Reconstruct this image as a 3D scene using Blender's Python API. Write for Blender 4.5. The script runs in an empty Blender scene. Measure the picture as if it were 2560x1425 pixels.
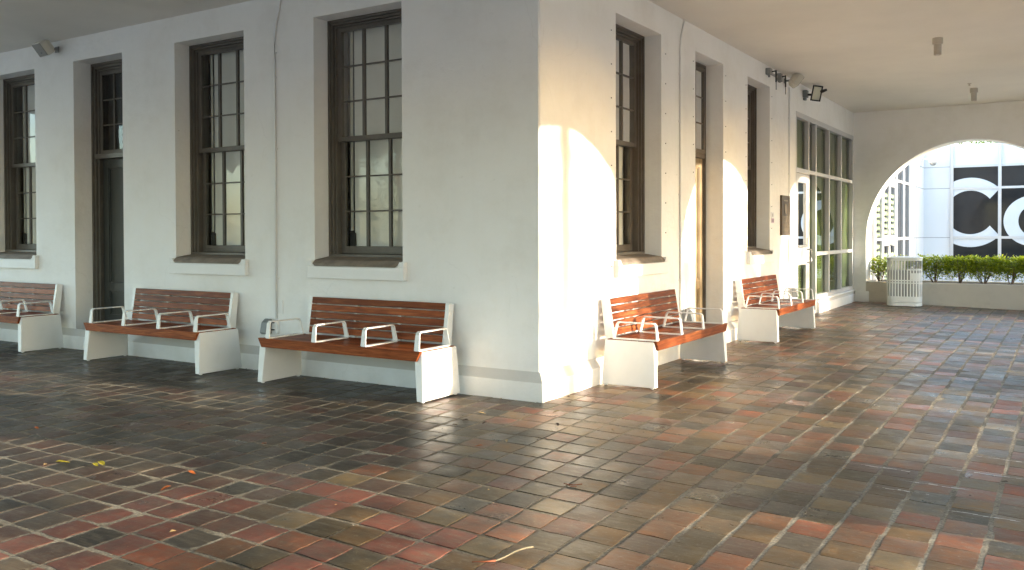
import bpy, bmesh, math, random
from mathutils import Vector, Matrix
R = math.radians
sc = bpy.context.scene
COL = sc.collection
rnd = random.Random(7)

# ------------------------------------------------------------------ helpers
class MB:
    """collects geometry for ONE mesh object"""
    def __init__(s): s.v = []; s.f = []; s.m = []
    def add(s, vs, fs, mi=0):
        o = len(s.v); s.v += [tuple(p) for p in vs]
        for f in fs: s.f.append([o + i for i in f]); s.m.append(mi)
    def box(s, x0, x1, y0, y1, z0, z1, mi=0, T=None):
        vs = [(x0,y0,z0),(x1,y0,z0),(x1,y1,z0),(x0,y1,z0),(x0,y0,z1),(x1,y0,z1),(x1,y1,z1),(x0,y1,z1)]
        if T is not None: vs = [T @ Vector(p) for p in vs]
        s.add(vs, [(0,3,2,1),(4,5,6,7),(0,1,5,4),(1,2,6,5),(2,3,7,6),(3,0,4,7)], mi)
    def quad(s, a, b, c, d, mi=0): s.add([a,b,c,d], [(0,1,2,3)], mi)
    def prism(s, poly, axis, a, b, mi=0, T=None):
        """poly in the two other axes (order x,y,z without axis) extruded from a to b"""
        n = len(poly)
        def P(p, t):
            q = [p[0], p[1]]; q.insert(axis, t); return Vector(q)
        vs = [P(p,a) for p in poly] + [P(p,b) for p in poly]
        if T is not None: vs = [T @ p for p in vs]
        fs = [tuple(range(n))[::-1], tuple(range(n, 2*n))] + [(i,(i+1)%n,n+(i+1)%n,n+i) for i in range(n)]
        s.add(vs, fs, mi)
    def loft(s, A, B, mi=0):
        n = len(A)
        s.add(list(A)+list(B), [tuple(range(n))[::-1], tuple(range(n,2*n))]+[(i,(i+1)%n,n+(i+1)%n,n+i) for i in range(n)], mi)
    def tube(s, path, r, n=8, mi=0, cap=True):
        path = [Vector(p) for p in path]; N = len(path)
        rr = r if isinstance(r,(list,tuple)) else [r]*N
        rings = []
        up = Vector((0,0,1))
        for i,p in enumerate(path):
            t = (path[min(i+1,N-1)]-path[max(i-1,0)]).normalized()
            a = t.cross(up)
            if a.length < 1e-3: a = t.cross(Vector((1,0,0)))
            a.normalize(); b = a.cross(t)
            rings.append([p + rr[i]*(math.cos(2*math.pi*k/n)*a + math.sin(2*math.pi*k/n)*b) for k in range(n)])
        vs = [v for g in rings for v in g]; fs = []
        for i in range(N-1):
            for k in range(n):
                fs.append((i*n+k, i*n+(k+1)%n, (i+1)*n+(k+1)%n, (i+1)*n+k))
        if cap: fs.append(tuple(range(n))[::-1]); fs.append(tuple((N-1)*n+k for k in range(n)))
        s.add(vs, fs, mi)
    def lathe(s, prof, c=(0,0), n=24, mi=0):
        vs = []; fs = []
        for (r,z) in prof:
            for k in range(n): vs.append((c[0]+r*math.cos(2*math.pi*k/n), c[1]+r*math.sin(2*math.pi*k/n), z))
        for i in range(len(prof)-1):
            for k in range(n): fs.append((i*n+k, i*n+(k+1)%n, (i+1)*n+(k+1)%n, (i+1)*n+k))
        fs.append(tuple(range(n))[::-1]); fs.append(tuple((len(prof)-1)*n+k for k in range(n)))
        s.add(vs, fs, mi)
    def build(s, name, mats, parent=None, bevel=0, smooth=False, seg=2, loc=None, rotz=0, fix=True):
        me = bpy.data.meshes.new(name)
        me.from_pydata(s.v, [], s.f)
        if not isinstance(mats,(list,tuple)): mats = [mats]
        for m in mats: me.materials.append(m)
        me.polygons.foreach_set('material_index', s.m)
        if fix:
            bm = bmesh.new(); bm.from_mesh(me); bmesh.ops.recalc_face_normals(bm, faces=bm.faces); bm.to_mesh(me); bm.free()
        if smooth: me.polygons.foreach_set('use_smooth', [True]*len(me.polygons))
        me.update()
        o = bpy.data.objects.new(name, me); COL.objects.link(o)
        if parent: o.parent = parent
        if loc: o.location = loc
        if rotz: o.rotation_euler = (0,0,rotz)
        if bevel:
            b = o.modifiers.new('bevel','BEVEL'); b.width = bevel; b.segments = seg; b.limit_method = 'ANGLE'; b.angle_limit = R(35)
        return o

def tag(o, label=None, cat=None, group=None, kind=None):
    if label: o['label'] = label
    if cat: o['category'] = cat
    if group: o['group'] = group
    if kind: o['kind'] = kind
    return o
def empty(name, loc=(0,0,0), rotz=0, label=None, cat=None, group=None):
    o = bpy.data.objects.new(name, None); COL.objects.link(o); o.location = loc; o.rotation_euler = (0,0,rotz)
    o.empty_display_size = .1
    return tag(o, label, cat, group)
def copy_tree(o, parent=None):
    c = o.copy(); COL.objects.link(c)
    if parent: c.parent = parent
    for ch in list(o.children): copy_tree(ch, c)
    return c

# ------------------------------------------------------------------ materials
def newmat(name):
    m = bpy.data.materials.new(name); m.use_nodes = True
    nt = m.node_tree; nt.nodes.clear()
    out = nt.nodes.new('ShaderNodeOutputMaterial')
    return m, nt, out
def N(nt, t, **k):
    n = nt.nodes.new(t)
    for a,b in k.items():
        if a.startswith('_'): setattr(n, a[1:], b)
        else: n.inputs[a.replace('__',' ')].default_value = b
    return n
def ramp(nt, stops, interp='LINEAR'):
    n = nt.nodes.new('ShaderNodeValToRGB'); e = n.color_ramp.elements; n.color_ramp.interpolation = interp
    while len(e) < len(stops): e.new(.5)
    for i,(p,c) in enumerate(stops): e[i].position = p; e[i].color = (*c,1) if len(c)==3 else c
    return n
def mixc(nt, a, b, fac, blend='MIX'):
    n = nt.nodes.new('ShaderNodeMix'); n.data_type = 'RGBA'; n.blend_type = blend
    for s,v in ((n.inputs[6],a),(n.inputs[7],b),(n.inputs[0],fac)):
        if isinstance(v,(tuple,list)): s.default_value = (*v,1) if len(v)==3 else v
        elif isinstance(v,(int,float)): s.default_value = v
        else: nt.links.new(v, s)
    return n.outputs[2]
def paint(name, col, rough=.5, var=.06, scale=6, bump=0, bscale=80, spec=.5, metal=0, dirt=None, dirt_amt=.3, dirt_scale=2.0):
    """painted / plain surface with slight tone variation, optional stains and fine bump"""
    m, nt, out = newmat(name); L = nt.links
    bs = N(nt,'ShaderNodeBsdfPrincipled'); L.new(bs.outputs[0], out.inputs[0])
    tc = N(nt,'ShaderNodeTexCoord')
    no = N(nt,'ShaderNodeTexNoise', Scale=scale, Detail=5.0, Roughness=.6); L.new(tc.outputs['Object'], no.inputs['Vector'])
    dk = tuple(c*(1-var) for c in col); lt = tuple(min(1,c*(1+var)) for c in col)
    rp = ramp(nt, [(.3,dk),(.7,lt)]); L.new(no.outputs[0], rp.inputs[0])
    c = rp.outputs[0]
    if dirt:
        n2 = N(nt,'ShaderNodeTexNoise', Scale=dirt_scale, Detail=8.0, Roughness=.7); L.new(tc.outputs['Object'], n2.inputs['Vector'])
        r2 = ramp(nt, [(.52,(0,0,0)),(.75,(dirt_amt,)*3)]); L.new(n2.outputs[0], r2.inputs[0])
        c = mixc(nt, c, dirt, r2.outputs[0])
    L.new(c, bs.inputs['Base Color'])
    rr = N(nt,'ShaderNodeMapRange'); rr.inputs[3].default_value = max(0,rough-.08); rr.inputs[4].default_value = min(1,rough+.08)
    L.new(no.outputs[0], rr.inputs[0]); L.new(rr.outputs[0], bs.inputs['Roughness'])
    bs.inputs['Specular IOR Level'].default_value = spec; bs.inputs['Metallic'].default_value = metal
    if bump:
        n3 = N(nt,'ShaderNodeTexNoise', Scale=bscale, Detail=4.0); L.new(tc.outputs['Object'], n3.inputs['Vector'])
        n4 = N(nt,'ShaderNodeTexNoise', Scale=bscale*.12, Detail=3.0); L.new(tc.outputs['Object'], n4.inputs['Vector'])
        ad = N(nt,'ShaderNodeMath', _operation='MULTIPLY_ADD'); L.new(n4.outputs[0], ad.inputs[0]); ad.inputs[1].default_value = 2.5; L.new(n3.outputs[0], ad.inputs[2])
        bp = N(nt,'ShaderNodeBump', Strength=1.0, Distance=bump); L.new(ad.outputs[0], bp.inputs['Height']); L.new(bp.outputs[0], bs.inputs['Normal'])
    return m

def stucco():
    m, nt, out = newmat('white_stucco'); L = nt.links
    bs = N(nt,'ShaderNodeBsdfPrincipled', Roughness=.78); bs.inputs['Specular IOR Level'].default_value = .3
    L.new(bs.outputs[0], out.inputs[0])
    tc = N(nt,'ShaderNodeTexCoord')
    a = N(nt,'ShaderNodeTexNoise', Scale=1.1, Detail=6.0, Roughness=.65); L.new(tc.outputs['Object'], a.inputs['Vector'])
    ra = ramp(nt, [(.3,(.76,.74,.70)),(.5,(.825,.81,.78)),(.75,(.85,.84,.82))]); L.new(a.outputs[0], ra.inputs[0])
    # small scuffs and specks
    b = N(nt,'ShaderNodeTexNoise', Scale=9.0, Detail=9.0, Roughness=.72); L.new(tc.outputs['Object'], b.inputs['Vector'])
    rb = ramp(nt, [(.62,(0,0,0)),(.72,(.35,.35,.35))]); L.new(b.outputs[0], rb.inputs[0])
    c = mixc(nt, ra.outputs[0], (.58,.56,.51), rb.outputs[0])
    v = N(nt,'ShaderNodeTexVoronoi', Scale=2.6); L.new(tc.outputs['Object'], v.inputs['Vector'])
    rv = ramp(nt, [(.012,(.6,.6,.6)),(.022,(0,0,0))]); L.new(v.outputs['Distance'], rv.inputs[0])
    c = mixc(nt, c, (.25,.23,.2), rv.outputs[0])
    mpv = N(nt,'ShaderNodeMapping'); mpv.inputs['Scale'].default_value = (5,5,.45); L.new(tc.outputs['Object'], mpv.inputs[0])
    vs_ = N(nt,'ShaderNodeTexNoise', Scale=1.6, Detail=7.0, Roughness=.7); L.new(mpv.outputs[0], vs_.inputs['Vector'])
    rvs = ramp(nt, [(.52,(0,0,0)),(.72,(.06,.06,.06))]); L.new(vs_.outputs[0], rvs.inputs[0])
    c = mixc(nt, c, (.60,.57,.50), rvs.outputs[0])
    # hairline cracks, only here and there
    wn = N(nt,'ShaderNodeTexNoise', Scale=2.0, Detail=5.0); L.new(tc.outputs['Object'], wn.inputs['Vector'])
    wm = N(nt,'ShaderNodeVectorMath', _operation='MULTIPLY_ADD'); L.new(wn.outputs[1], wm.inputs[0]); wm.inputs[1].default_value = (.5,.5,.5); L.new(tc.outputs['Object'], wm.inputs[2])
    vc = N(nt,'ShaderNodeTexVoronoi', Scale=.55, _feature='DISTANCE_TO_EDGE'); L.new(wm.outputs[0], vc.inputs['Vector'])
    rc = ramp(nt, [(.0015,(.12,.12,.12)),(.0040,(0,0,0))]); L.new(vc.outputs['Distance'], rc.inputs[0])
    mk = ramp(nt, [(.50,(0,0,0)),(.60,(1,1,1))]); L.new(a.outputs[0], mk.inputs[0])
    mc = N(nt,'ShaderNodeMath', _operation='MULTIPLY'); L.new(rc.outputs[0], mc.inputs[0]); L.new(mk.outputs[0], mc.inputs[1])
    c = mixc(nt, c, (.40,.38,.34), mc.outputs[0])
    gn = N(nt,'ShaderNodeNewGeometry'); gs = N(nt,'ShaderNodeSeparateXYZ'); L.new(gn.outputs['True Normal'], gs.inputs[0])
    gr = ramp(nt, [(.25,(0,0,0)),(.5,(.55,.55,.55))]); L.new(gs.outputs[2], gr.inputs[0])
    c = mixc(nt, c, (.38,.35,.31), gr.outputs[0])
    # splash dirt near the ground
    sp = N(nt,'ShaderNodeSeparateXYZ'); L.new(tc.outputs['Object'], sp.inputs[0])
    mr = N(nt,'ShaderNodeMapRange'); mr.inputs[1].default_value=.0; mr.inputs[2].default_value=.22; mr.inputs[3].default_value=.55; mr.inputs[4].default_value=0
    L.new(sp.outputs[2], mr.inputs[0])
    n5 = N(nt,'ShaderNodeTexNoise', Scale=5.0, Detail=6.0); L.new(tc.outputs['Object'], n5.inputs['Vector'])
    mu = N(nt,'ShaderNodeMath', _operation='MULTIPLY'); L.new(mr.outputs[0], mu.inputs[0]); L.new(n5.outputs[0], mu.inputs[1])
    c = mixc(nt, c, (.42,.40,.35), mu.outputs[0])
    L.new(c, bs.inputs['Base Color'])
    n3 = N(nt,'ShaderNodeTexNoise', Scale=70.0, Detail=5.0, Roughness=.6); L.new(tc.outputs['Object'], n3.inputs['Vector'])
    n4 = N(nt,'ShaderNodeTexNoise', Scale=7.0, Detail=4.0); L.new(tc.outputs['Object'], n4.inputs['Vector'])
    ad = N(nt,'ShaderNodeMath', _operation='MULTIPLY_ADD'); L.new(n4.outputs[0], ad.inputs[0]); ad.inputs[1].default_value = 4.0; L.new(n3.outputs[0], ad.inputs[2])
    bp = N(nt,'ShaderNodeBump', Strength=.8, Distance=.0035); L.new(ad.outputs[0], bp.inputs['Height']); L.new(bp.outputs[0], bs.inputs['Normal'])
    return m

def wood(name, dark, mid, light, rough=.32):
    m, nt, out = newmat(name); L = nt.links
    bs = N(nt,'ShaderNodeBsdfPrincipled', Roughness=rough); bs.inputs['Specular IOR Level'].default_value = .10; L.new(bs.outputs[0], out.inputs[0])
    tc = N(nt,'ShaderNodeTexCoord'); ge = N(nt,'ShaderNodeNewGeometry')
    off = N(nt,'ShaderNodeVectorMath', _operation='SCALE'); 
    cx = N(nt,'ShaderNodeCombineXYZ'); 
    ob = N(nt,'ShaderNodeObjectInfo'); rs_ = N(nt,'ShaderNodeMath', _operation='ADD'); L.new(ge.outputs['Random Per Island'], rs_.inputs[0]); L.new(ob.outputs['Random'], rs_.inputs[1])
    fr_ = N(nt,'ShaderNodeMath', _operation='FRACT'); L.new(rs_.outputs[0], fr_.inputs[0])
    for i in range(3): L.new(fr_.outputs[0], cx.inputs[i])
    L.new(cx.outputs[0], off.inputs[0]); off.inputs['Scale'].default_value = 37.0
    ad = N(nt,'ShaderNodeVectorMath', _operation='ADD'); L.new(tc.outputs['Object'], ad.inputs[0]); L.new(off.outputs[0], ad.inputs[1])
    mp = N(nt,'ShaderNodeMapping'); mp.inputs['Scale'].default_value = (1.0,14,14); L.new(ad.outputs[0], mp.inputs[0])
    n = N(nt,'ShaderNodeTexNoise', Scale=2.4, Detail=7.0, Roughness=.62, Distortion=1.2); L.new(mp.outputs[0], n.inputs['Vector'])
    rp = ramp(nt, [(.25,dark),(.5,mid),(.78,light)]); L.new(n.outputs[0], rp.inputs[0])
    mp2 = N(nt,'ShaderNodeMapping'); mp2.inputs['Scale'].default_value = (2,60,60); L.new(ad.outputs[0], mp2.inputs[0])
    n2 = N(nt,'ShaderNodeTexNoise', Scale=4.0, Detail=4.0); L.new(mp2.outputs[0], n2.inputs['Vector'])
    r2 = ramp(nt, [(.35,(.72,.72,.72)),(.6,(1,1,1))]); L.new(n2.outputs[0], r2.inputs[0])
    c = mixc(nt, rp.outputs[0], r2.outputs[0], 1.0, 'MULTIPLY')
    hs = N(nt,'ShaderNodeHueSaturation'); 
    mr = N(nt,'ShaderNodeMapRange'); mr.inputs[3].default_value = .72; mr.inputs[4].default_value = 1.3; L.new(fr_.outputs[0], mr.inputs[0])
    L.new(mr.outputs[0], hs.inputs['Value']); L.new(c, hs.inputs['Color'])
    L.new(hs.outputs[0], bs.inputs['Base Color'])
    bp = N(nt,'ShaderNodeBump', Strength=.4, Distance=.001); L.new(n2.outputs[0], bp.inputs['Height']); L.new(bp.outputs[0], bs.inputs['Normal'])
    return m

def glass(name, tint=(1,1,1), ior=1.5, rough=0.0, wav=0.0):
    m, nt, out = newmat(name); L = nt.links
    tr = N(nt,'ShaderNodeBsdfTransparent', Color=(*tint,1)); gl = N(nt,'ShaderNodeBsdfGlossy', Color=(1,1,1,1), Roughness=rough)
    fr = N(nt,'ShaderNodeFresnel', IOR=ior)
    mx = N(nt,'ShaderNodeMixShader'); L.new(fr.outputs[0], mx.inputs[0]); L.new(tr.outputs[0], mx.inputs[1]); L.new(gl.outputs[0], mx.inputs[2])
    L.new(mx.outputs[0], out.inputs[0])
    if wav:
        tc = N(nt,'ShaderNodeTexCoord'); n = N(nt,'ShaderNodeTexNoise', Scale=3.0, Detail=1.0); L.new(tc.outputs['Object'], n.inputs['Vector'])
        bp = N(nt,'ShaderNodeBump', Strength=1.0, Distance=wav); L.new(n.outputs[0], bp.inputs['Height'])
        L.new(bp.outputs[0], gl.inputs['Normal'])
    return m

def brick_mat():
    m, nt, out = newmat('brick_paver'); L = nt.links
    bs = N(nt,'ShaderNodeBsdfPrincipled'); L.new(bs.outputs[0], out.inputs[0])
    at = N(nt,'ShaderNodeVertexColor', _layer_name='tone')
    tc = N(nt,'ShaderNodeTexCoord')
    a = N(nt,'ShaderNodeTexNoise', Scale=7.0, Detail=8.0, Roughness=.7); L.new(tc.outputs['Object'], a.inputs['Vector'])
    ra = ramp(nt, [(.26,(.38,.37,.34)),(.42,(.85,.85,.84)),(.56,(1.05,1.03,1.0)),(.76,(1.7,1.6,1.42))]); L.new(a.outputs[0], ra.inputs[0])
    c = mixc(nt, at.outputs[0], ra.outputs[0], 1.0, 'MULTIPLY')
    mp = N(nt,'ShaderNodeMapping'); mp.inputs['Scale'].default_value = (6,34,6); L.new(tc.outputs['Object'], mp.inputs[0])
    b = N(nt,'ShaderNodeTexNoise', Scale=1.0, Detail=6.0, Roughness=.65); L.new(mp.outputs[0], b.inputs['Vector'])
    rb = ramp(nt, [(.47,(0,0,0)),(.74,(.7,.7,.7))]); L.new(b.outputs[0], rb.inputs[0])
    c = mixc(nt, c, (.17,.14,.10), rb.outputs[0])
    # greenish black grime
    g = N(nt,'ShaderNodeTexNoise', Scale=2.3, Detail=7.0, Roughness=.68); L.new(tc.outputs['Object'], g.inputs['Vector'])
    rg = ramp(nt, [(.48,(0,0,0)),(.68,(.72,.72,.72))]); L.new(g.outputs[0], rg.inputs[0])
    c = mixc(nt, c, (.045,.043,.035), rg.outputs[0])
    # mortar dust on speckles
    s = N(nt,'ShaderNodeTexNoise', Scale=38.0, Detail=6.0, Roughness=.75); L.new(tc.outputs['Object'], s.inputs['Vector'])
    rs = ramp(nt, [(.57,(0,0,0)),(.70,(.65,.65,.65))]); L.new(s.outputs[0], rs.inputs[0])
    c = mixc(nt, c, (.24,.21,.16), rs.outputs[0])
    lg = N(nt,'ShaderNodeTexNoise', Scale=.75, Detail=4.0, Roughness=.6); L.new(tc.outputs['Object'], lg.inputs['Vector'])
    rl = ramp(nt, [(.3,(.62,.62,.62)),(.5,(1,1,1)),(.7,(1.3,1.27,1.2))]); L.new(lg.outputs[0], rl.inputs[0])
    c = mixc(nt, c, rl.outputs[0], 1.0, 'MULTIPLY')
    L.new(c, bs.inputs['Base Color'])
    rr = ramp(nt, [(.3,(.28,)*3),(.7,(.50,)*3)]); L.new(a.outputs[0], rr.inputs[0]); gm = N(nt,'ShaderNodeMapRange'); gm.inputs[3].default_value = -.08; gm.inputs[4].default_value = .09; L.new(at.outputs[1], gm.inputs[0])
    ga = N(nt,'ShaderNodeMath', _operation='ADD'); L.new(rr.outputs[0], ga.inputs[0]); L.new(gm.outputs[0], ga.inputs[1]); L.new(ga.outputs[0], bs.inputs['Roughness'])
    bs.inputs['Specular IOR Level'].default_value = .36
    n3 = N(nt,'ShaderNodeTexNoise', Scale=26.0, Detail=7.0, Roughness=.65); L.new(tc.outputs['Object'], n3.inputs['Vector'])
    bp = N(nt,'ShaderNodeBump', Strength=.8, Distance=.0022); L.new(n3.outputs[0], bp.inputs['Height']); L.new(bp.outputs[0], bs.inputs['Normal'])
    return m

def mortar_mat():
    m, nt, out = newmat('sandy_mortar'); L = nt.links
    bs = N(nt,'ShaderNodeBsdfPrincipled', Roughness=.85); L.new(bs.outputs[0], out.inputs[0])
    tc = N(nt,'ShaderNodeTexCoord')
    a = N(nt,'ShaderNodeTexNoise', Scale=1.6, Detail=8.0, Roughness=.7); L.new(tc.outputs['Object'], a.inputs['Vector'])
    ra = ramp(nt, [(.32,(.09,.075,.055)),(.5,(.24,.20,.14)),(.70,(.44,.375,.27))]); L.new(a.outputs[0], ra.inputs[0])
    b = N(nt,'ShaderNodeTexNoise', Scale=60.0, Detail=5.0, Roughness=.7); L.new(tc.outputs['Object'], b.inputs['Vector'])
    rb = ramp(nt, [(.35,(.45,.45,.45)),(.6,(1,1,1))]); L.new(b.outputs[0], rb.inputs[0])
    c = mixc(nt, ra.outputs[0], rb.outputs[0], 1.0, 'MULTIPLY')
    L.new(c, bs.inputs['Base Color'])
    bp = N(nt,'ShaderNodeBump', Strength=1.0, Distance=.004); L.new(b.outputs[0], bp.inputs['Height']); L.new(bp.outputs[0], bs.inputs['Normal'])
    return m

def leaf_mat(name, dk, lt, trans=.35):
    m, nt, out = newmat(name); L = nt.links
    ge = N(nt,'ShaderNodeNewGeometry'); rp = ramp(nt, [(0,dk),(1,lt)]); L.new(ge.outputs['Random Per Island'], rp.inputs[0])
    bs = N(nt,'ShaderNodeBsdfPrincipled', Roughness=.38); L.new(rp.outputs[0], bs.inputs['Base Color'])
    tl = N(nt,'ShaderNodeBsdfTranslucent'); hs = N(nt,'ShaderNodeHueSaturation', Saturation=1.15, Value=1.3); L.new(rp.outputs[0], hs.inputs['Color']); L.new(hs.outputs[0], tl.inputs[0])
    mx = N(nt,'ShaderNodeMixShader', Fac=trans); L.new(bs.outputs[0], mx.inputs[1]); L.new(tl.outputs[0], mx.inputs[2]); L.new(mx.outputs[0], out.inputs[0])
    return m

M = dict(
 stucco = stucco(),
 ceil = paint('ceiling_paint', (.76,.72,.655), .8, .05, .9, bump=.001, bscale=40),
 frame = paint('dark_brown_paint', (.105,.090,.072), .45, .18, 5, bump=.0006, bscale=60, dirt=(.13,.115,.095), dirt_amt=.5, dirt_scale=5),
 frameB = paint('sunlit_brown_paint', (.105,.085,.066), .45, .15, 5, bump=.0006, bscale=60, dirt=(.16,.13,.1), dirt_amt=.5, dirt_scale=5),  # same frame paint, its colour tinted for the sunnier wall
 door = paint('dark_green_brown_paint', (.038,.040,.034), .4, .15, 5, bump=.0005, bscale=60),
 doorB = paint('tan_paint', (.23,.165,.09), .45, .12, 4, bump=.0006, bscale=60),
 sillstone = paint('brown_sill_stone', (.19,.15,.115), .75, .3, 9, bump=.002, bscale=60, dirt=(.30,.26,.21), dirt_amt=.6, dirt_scale=4),
 trim = paint('white_trim', (.78,.77,.75), .6, .03, 3, bump=.001, bscale=60),
 blind = paint('grey_blind', (.84,.83,.76), .8, .05, 2),
 blindlight = paint('lit_blind_edge', (.85,.84,.72), .8, .05, 2),  # strip coloured as the light along the blind's left edge
 interior = paint('dark_interior', (.03,.03,.025), .8),
 glass = glass('old_window_glass', (.97,.97,.95), 1.38, 0.0, .003),
 sfglass = glass('greenish_glass', (.62,.70,.55), 1.5),
 olive = paint('olive_blind', (.155,.18,.085), .7, .05, 1.5),
 alu = paint('white_aluminium', (.52,.51,.50), .35, .02, 3),
 bench = paint('bench_white_powder_coat', (.80,.795,.77), .42, .04, 3, dirt=(.5,.48,.42), dirt_amt=.25, dirt_scale=3),
 wood = wood('varnished_red_wood', (.08,.016,.005), (.215,.054,.015), (.41,.135,.042), .42),
 cream = paint('cream_plastic', (.58,.55,.47), .5, .03, 4),
 grille = paint('taupe_grille', (.25,.225,.18), .6, .05, 60),
 grey = paint('grey_plastic', (.20,.21,.21), .5, .06, 6),
 greymetal = paint('galvanised_metal', (.30,.30,.29), .42, .12, 14, metal=.6),
 black = paint('black_plastic', (.014,.014,.015), .4),
 lens = paint('pale_lens', (.62,.62,.50), .25, .03),
 bronze = paint('bronze_plaque', (.10,.072,.045), .42, .2, 25, metal=.5),
 bronzehi = paint('worn_bronze', (.26,.20,.13), .4, .1, 25, metal=.5),
 paper = paint('white_sign', (.70,.69,.70), .5), mauve = paint('mauve_print', (.48,.30,.42), .6), greyprint = paint('grey_print', (.30,.29,.31), .6),
 lampm = paint('taupe_lamp_paint', (.48,.43,.36), .5, .03),
 bin = paint('pale_bin_paint', (.80,.81,.78), .4, .03, 5),
 liner = paint('black_bin_liner', (.012,.012,.012), .5),
 planter = paint('taupe_planter_render', (.52,.475,.40), .8, .06, 1.5, bump=.001, bscale=60, dirt=(.25,.22,.18), dirt_amt=.35, dirt_scale=2),
 soil = paint('soil', (.07,.05,.035), .95, .3, 20, bump=.01, bscale=40),
 bark = paint('grey_brown_bark', (.16,.11,.075), .9, .25, 12, bump=.004, bscale=40),
 hedge = leaf_mat('hedge_leaves', (.10,.16,.012), (.42,.46,.03)),
 palm = leaf_mat('palm_leaves', (.04,.07,.015), (.09,.14,.03), .25),
 tree = leaf_mat('tree_leaves', (.04,.07,.014), (.13,.17,.04), .25),
 panel = paint('white_cladding', (.63,.645,.66), .35, .02, .8),
 seam = paint('panel_seam', (.22,.23,.24), .7),
 dglass = paint('dark_office_glass', (.020,.021,.023), .08, .15, 2.0, spec=.22),
 vinyl = paint('pale_blue_vinyl', (.56,.59,.62), .5, .02),
 zig = paint('pale_zigzag_vinyl', (.55,.70,.42), .5),
 wire = paint('thin_wire', (.30,.28,.25), .5),
 pave = paint('pale_concrete', (.42,.40,.37), .85, .08, .6, bump=.002, bscale=20),
 brick = brick_mat(), mortar = mortar_mat(),
 yl = paint('yellow_leaf', (.36,.30,.025), .5, .15, 30), ol = paint('orange_leaf', (.42,.12,.03), .5, .2, 30),
 bl = paint('brown_leaf', (.05,.03,.02), .6, .2, 30), tl = paint('tan_leaf', (.34,.24,.11), .6, .2, 30),
 twig = paint('pale_twig', (.30,.25,.16), .6, .15, 30), twigr = paint('red_twig', (.26,.07,.025), .6, .15, 30),
 salt = paint('white_salt_crust', (.62,.60,.57), .9, .1, 30),
)

def fz(x): return -0.022*max(0.0, min(x,6.0)-.6)     # the paving falls gently away from the building

# ------------------------------------------------------------------ ground and floor
g = MB(); g.quad((-220,-220,-.32),(220,-220,-.32),(220,260,-.32),(-220,260,-.32)); tag(g.build('ground', M['pave']), kind='structure')
g = MB(); xs = [-14,-8,-4,0,.6,1.2,2,3,4,5.2]
for i in range(len(xs)-1):
    g.quad((xs[i],-8.4,fz(xs[i])-.0030),(xs[i+1],-8.4,fz(xs[i+1])-.0030),(xs[i+1],13.6,fz(xs[i+1])-.0030),(xs[i],13.6,fz(xs[i])-.0030))
tag(g.build('floor_bed', M['mortar']), kind='structure')

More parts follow.
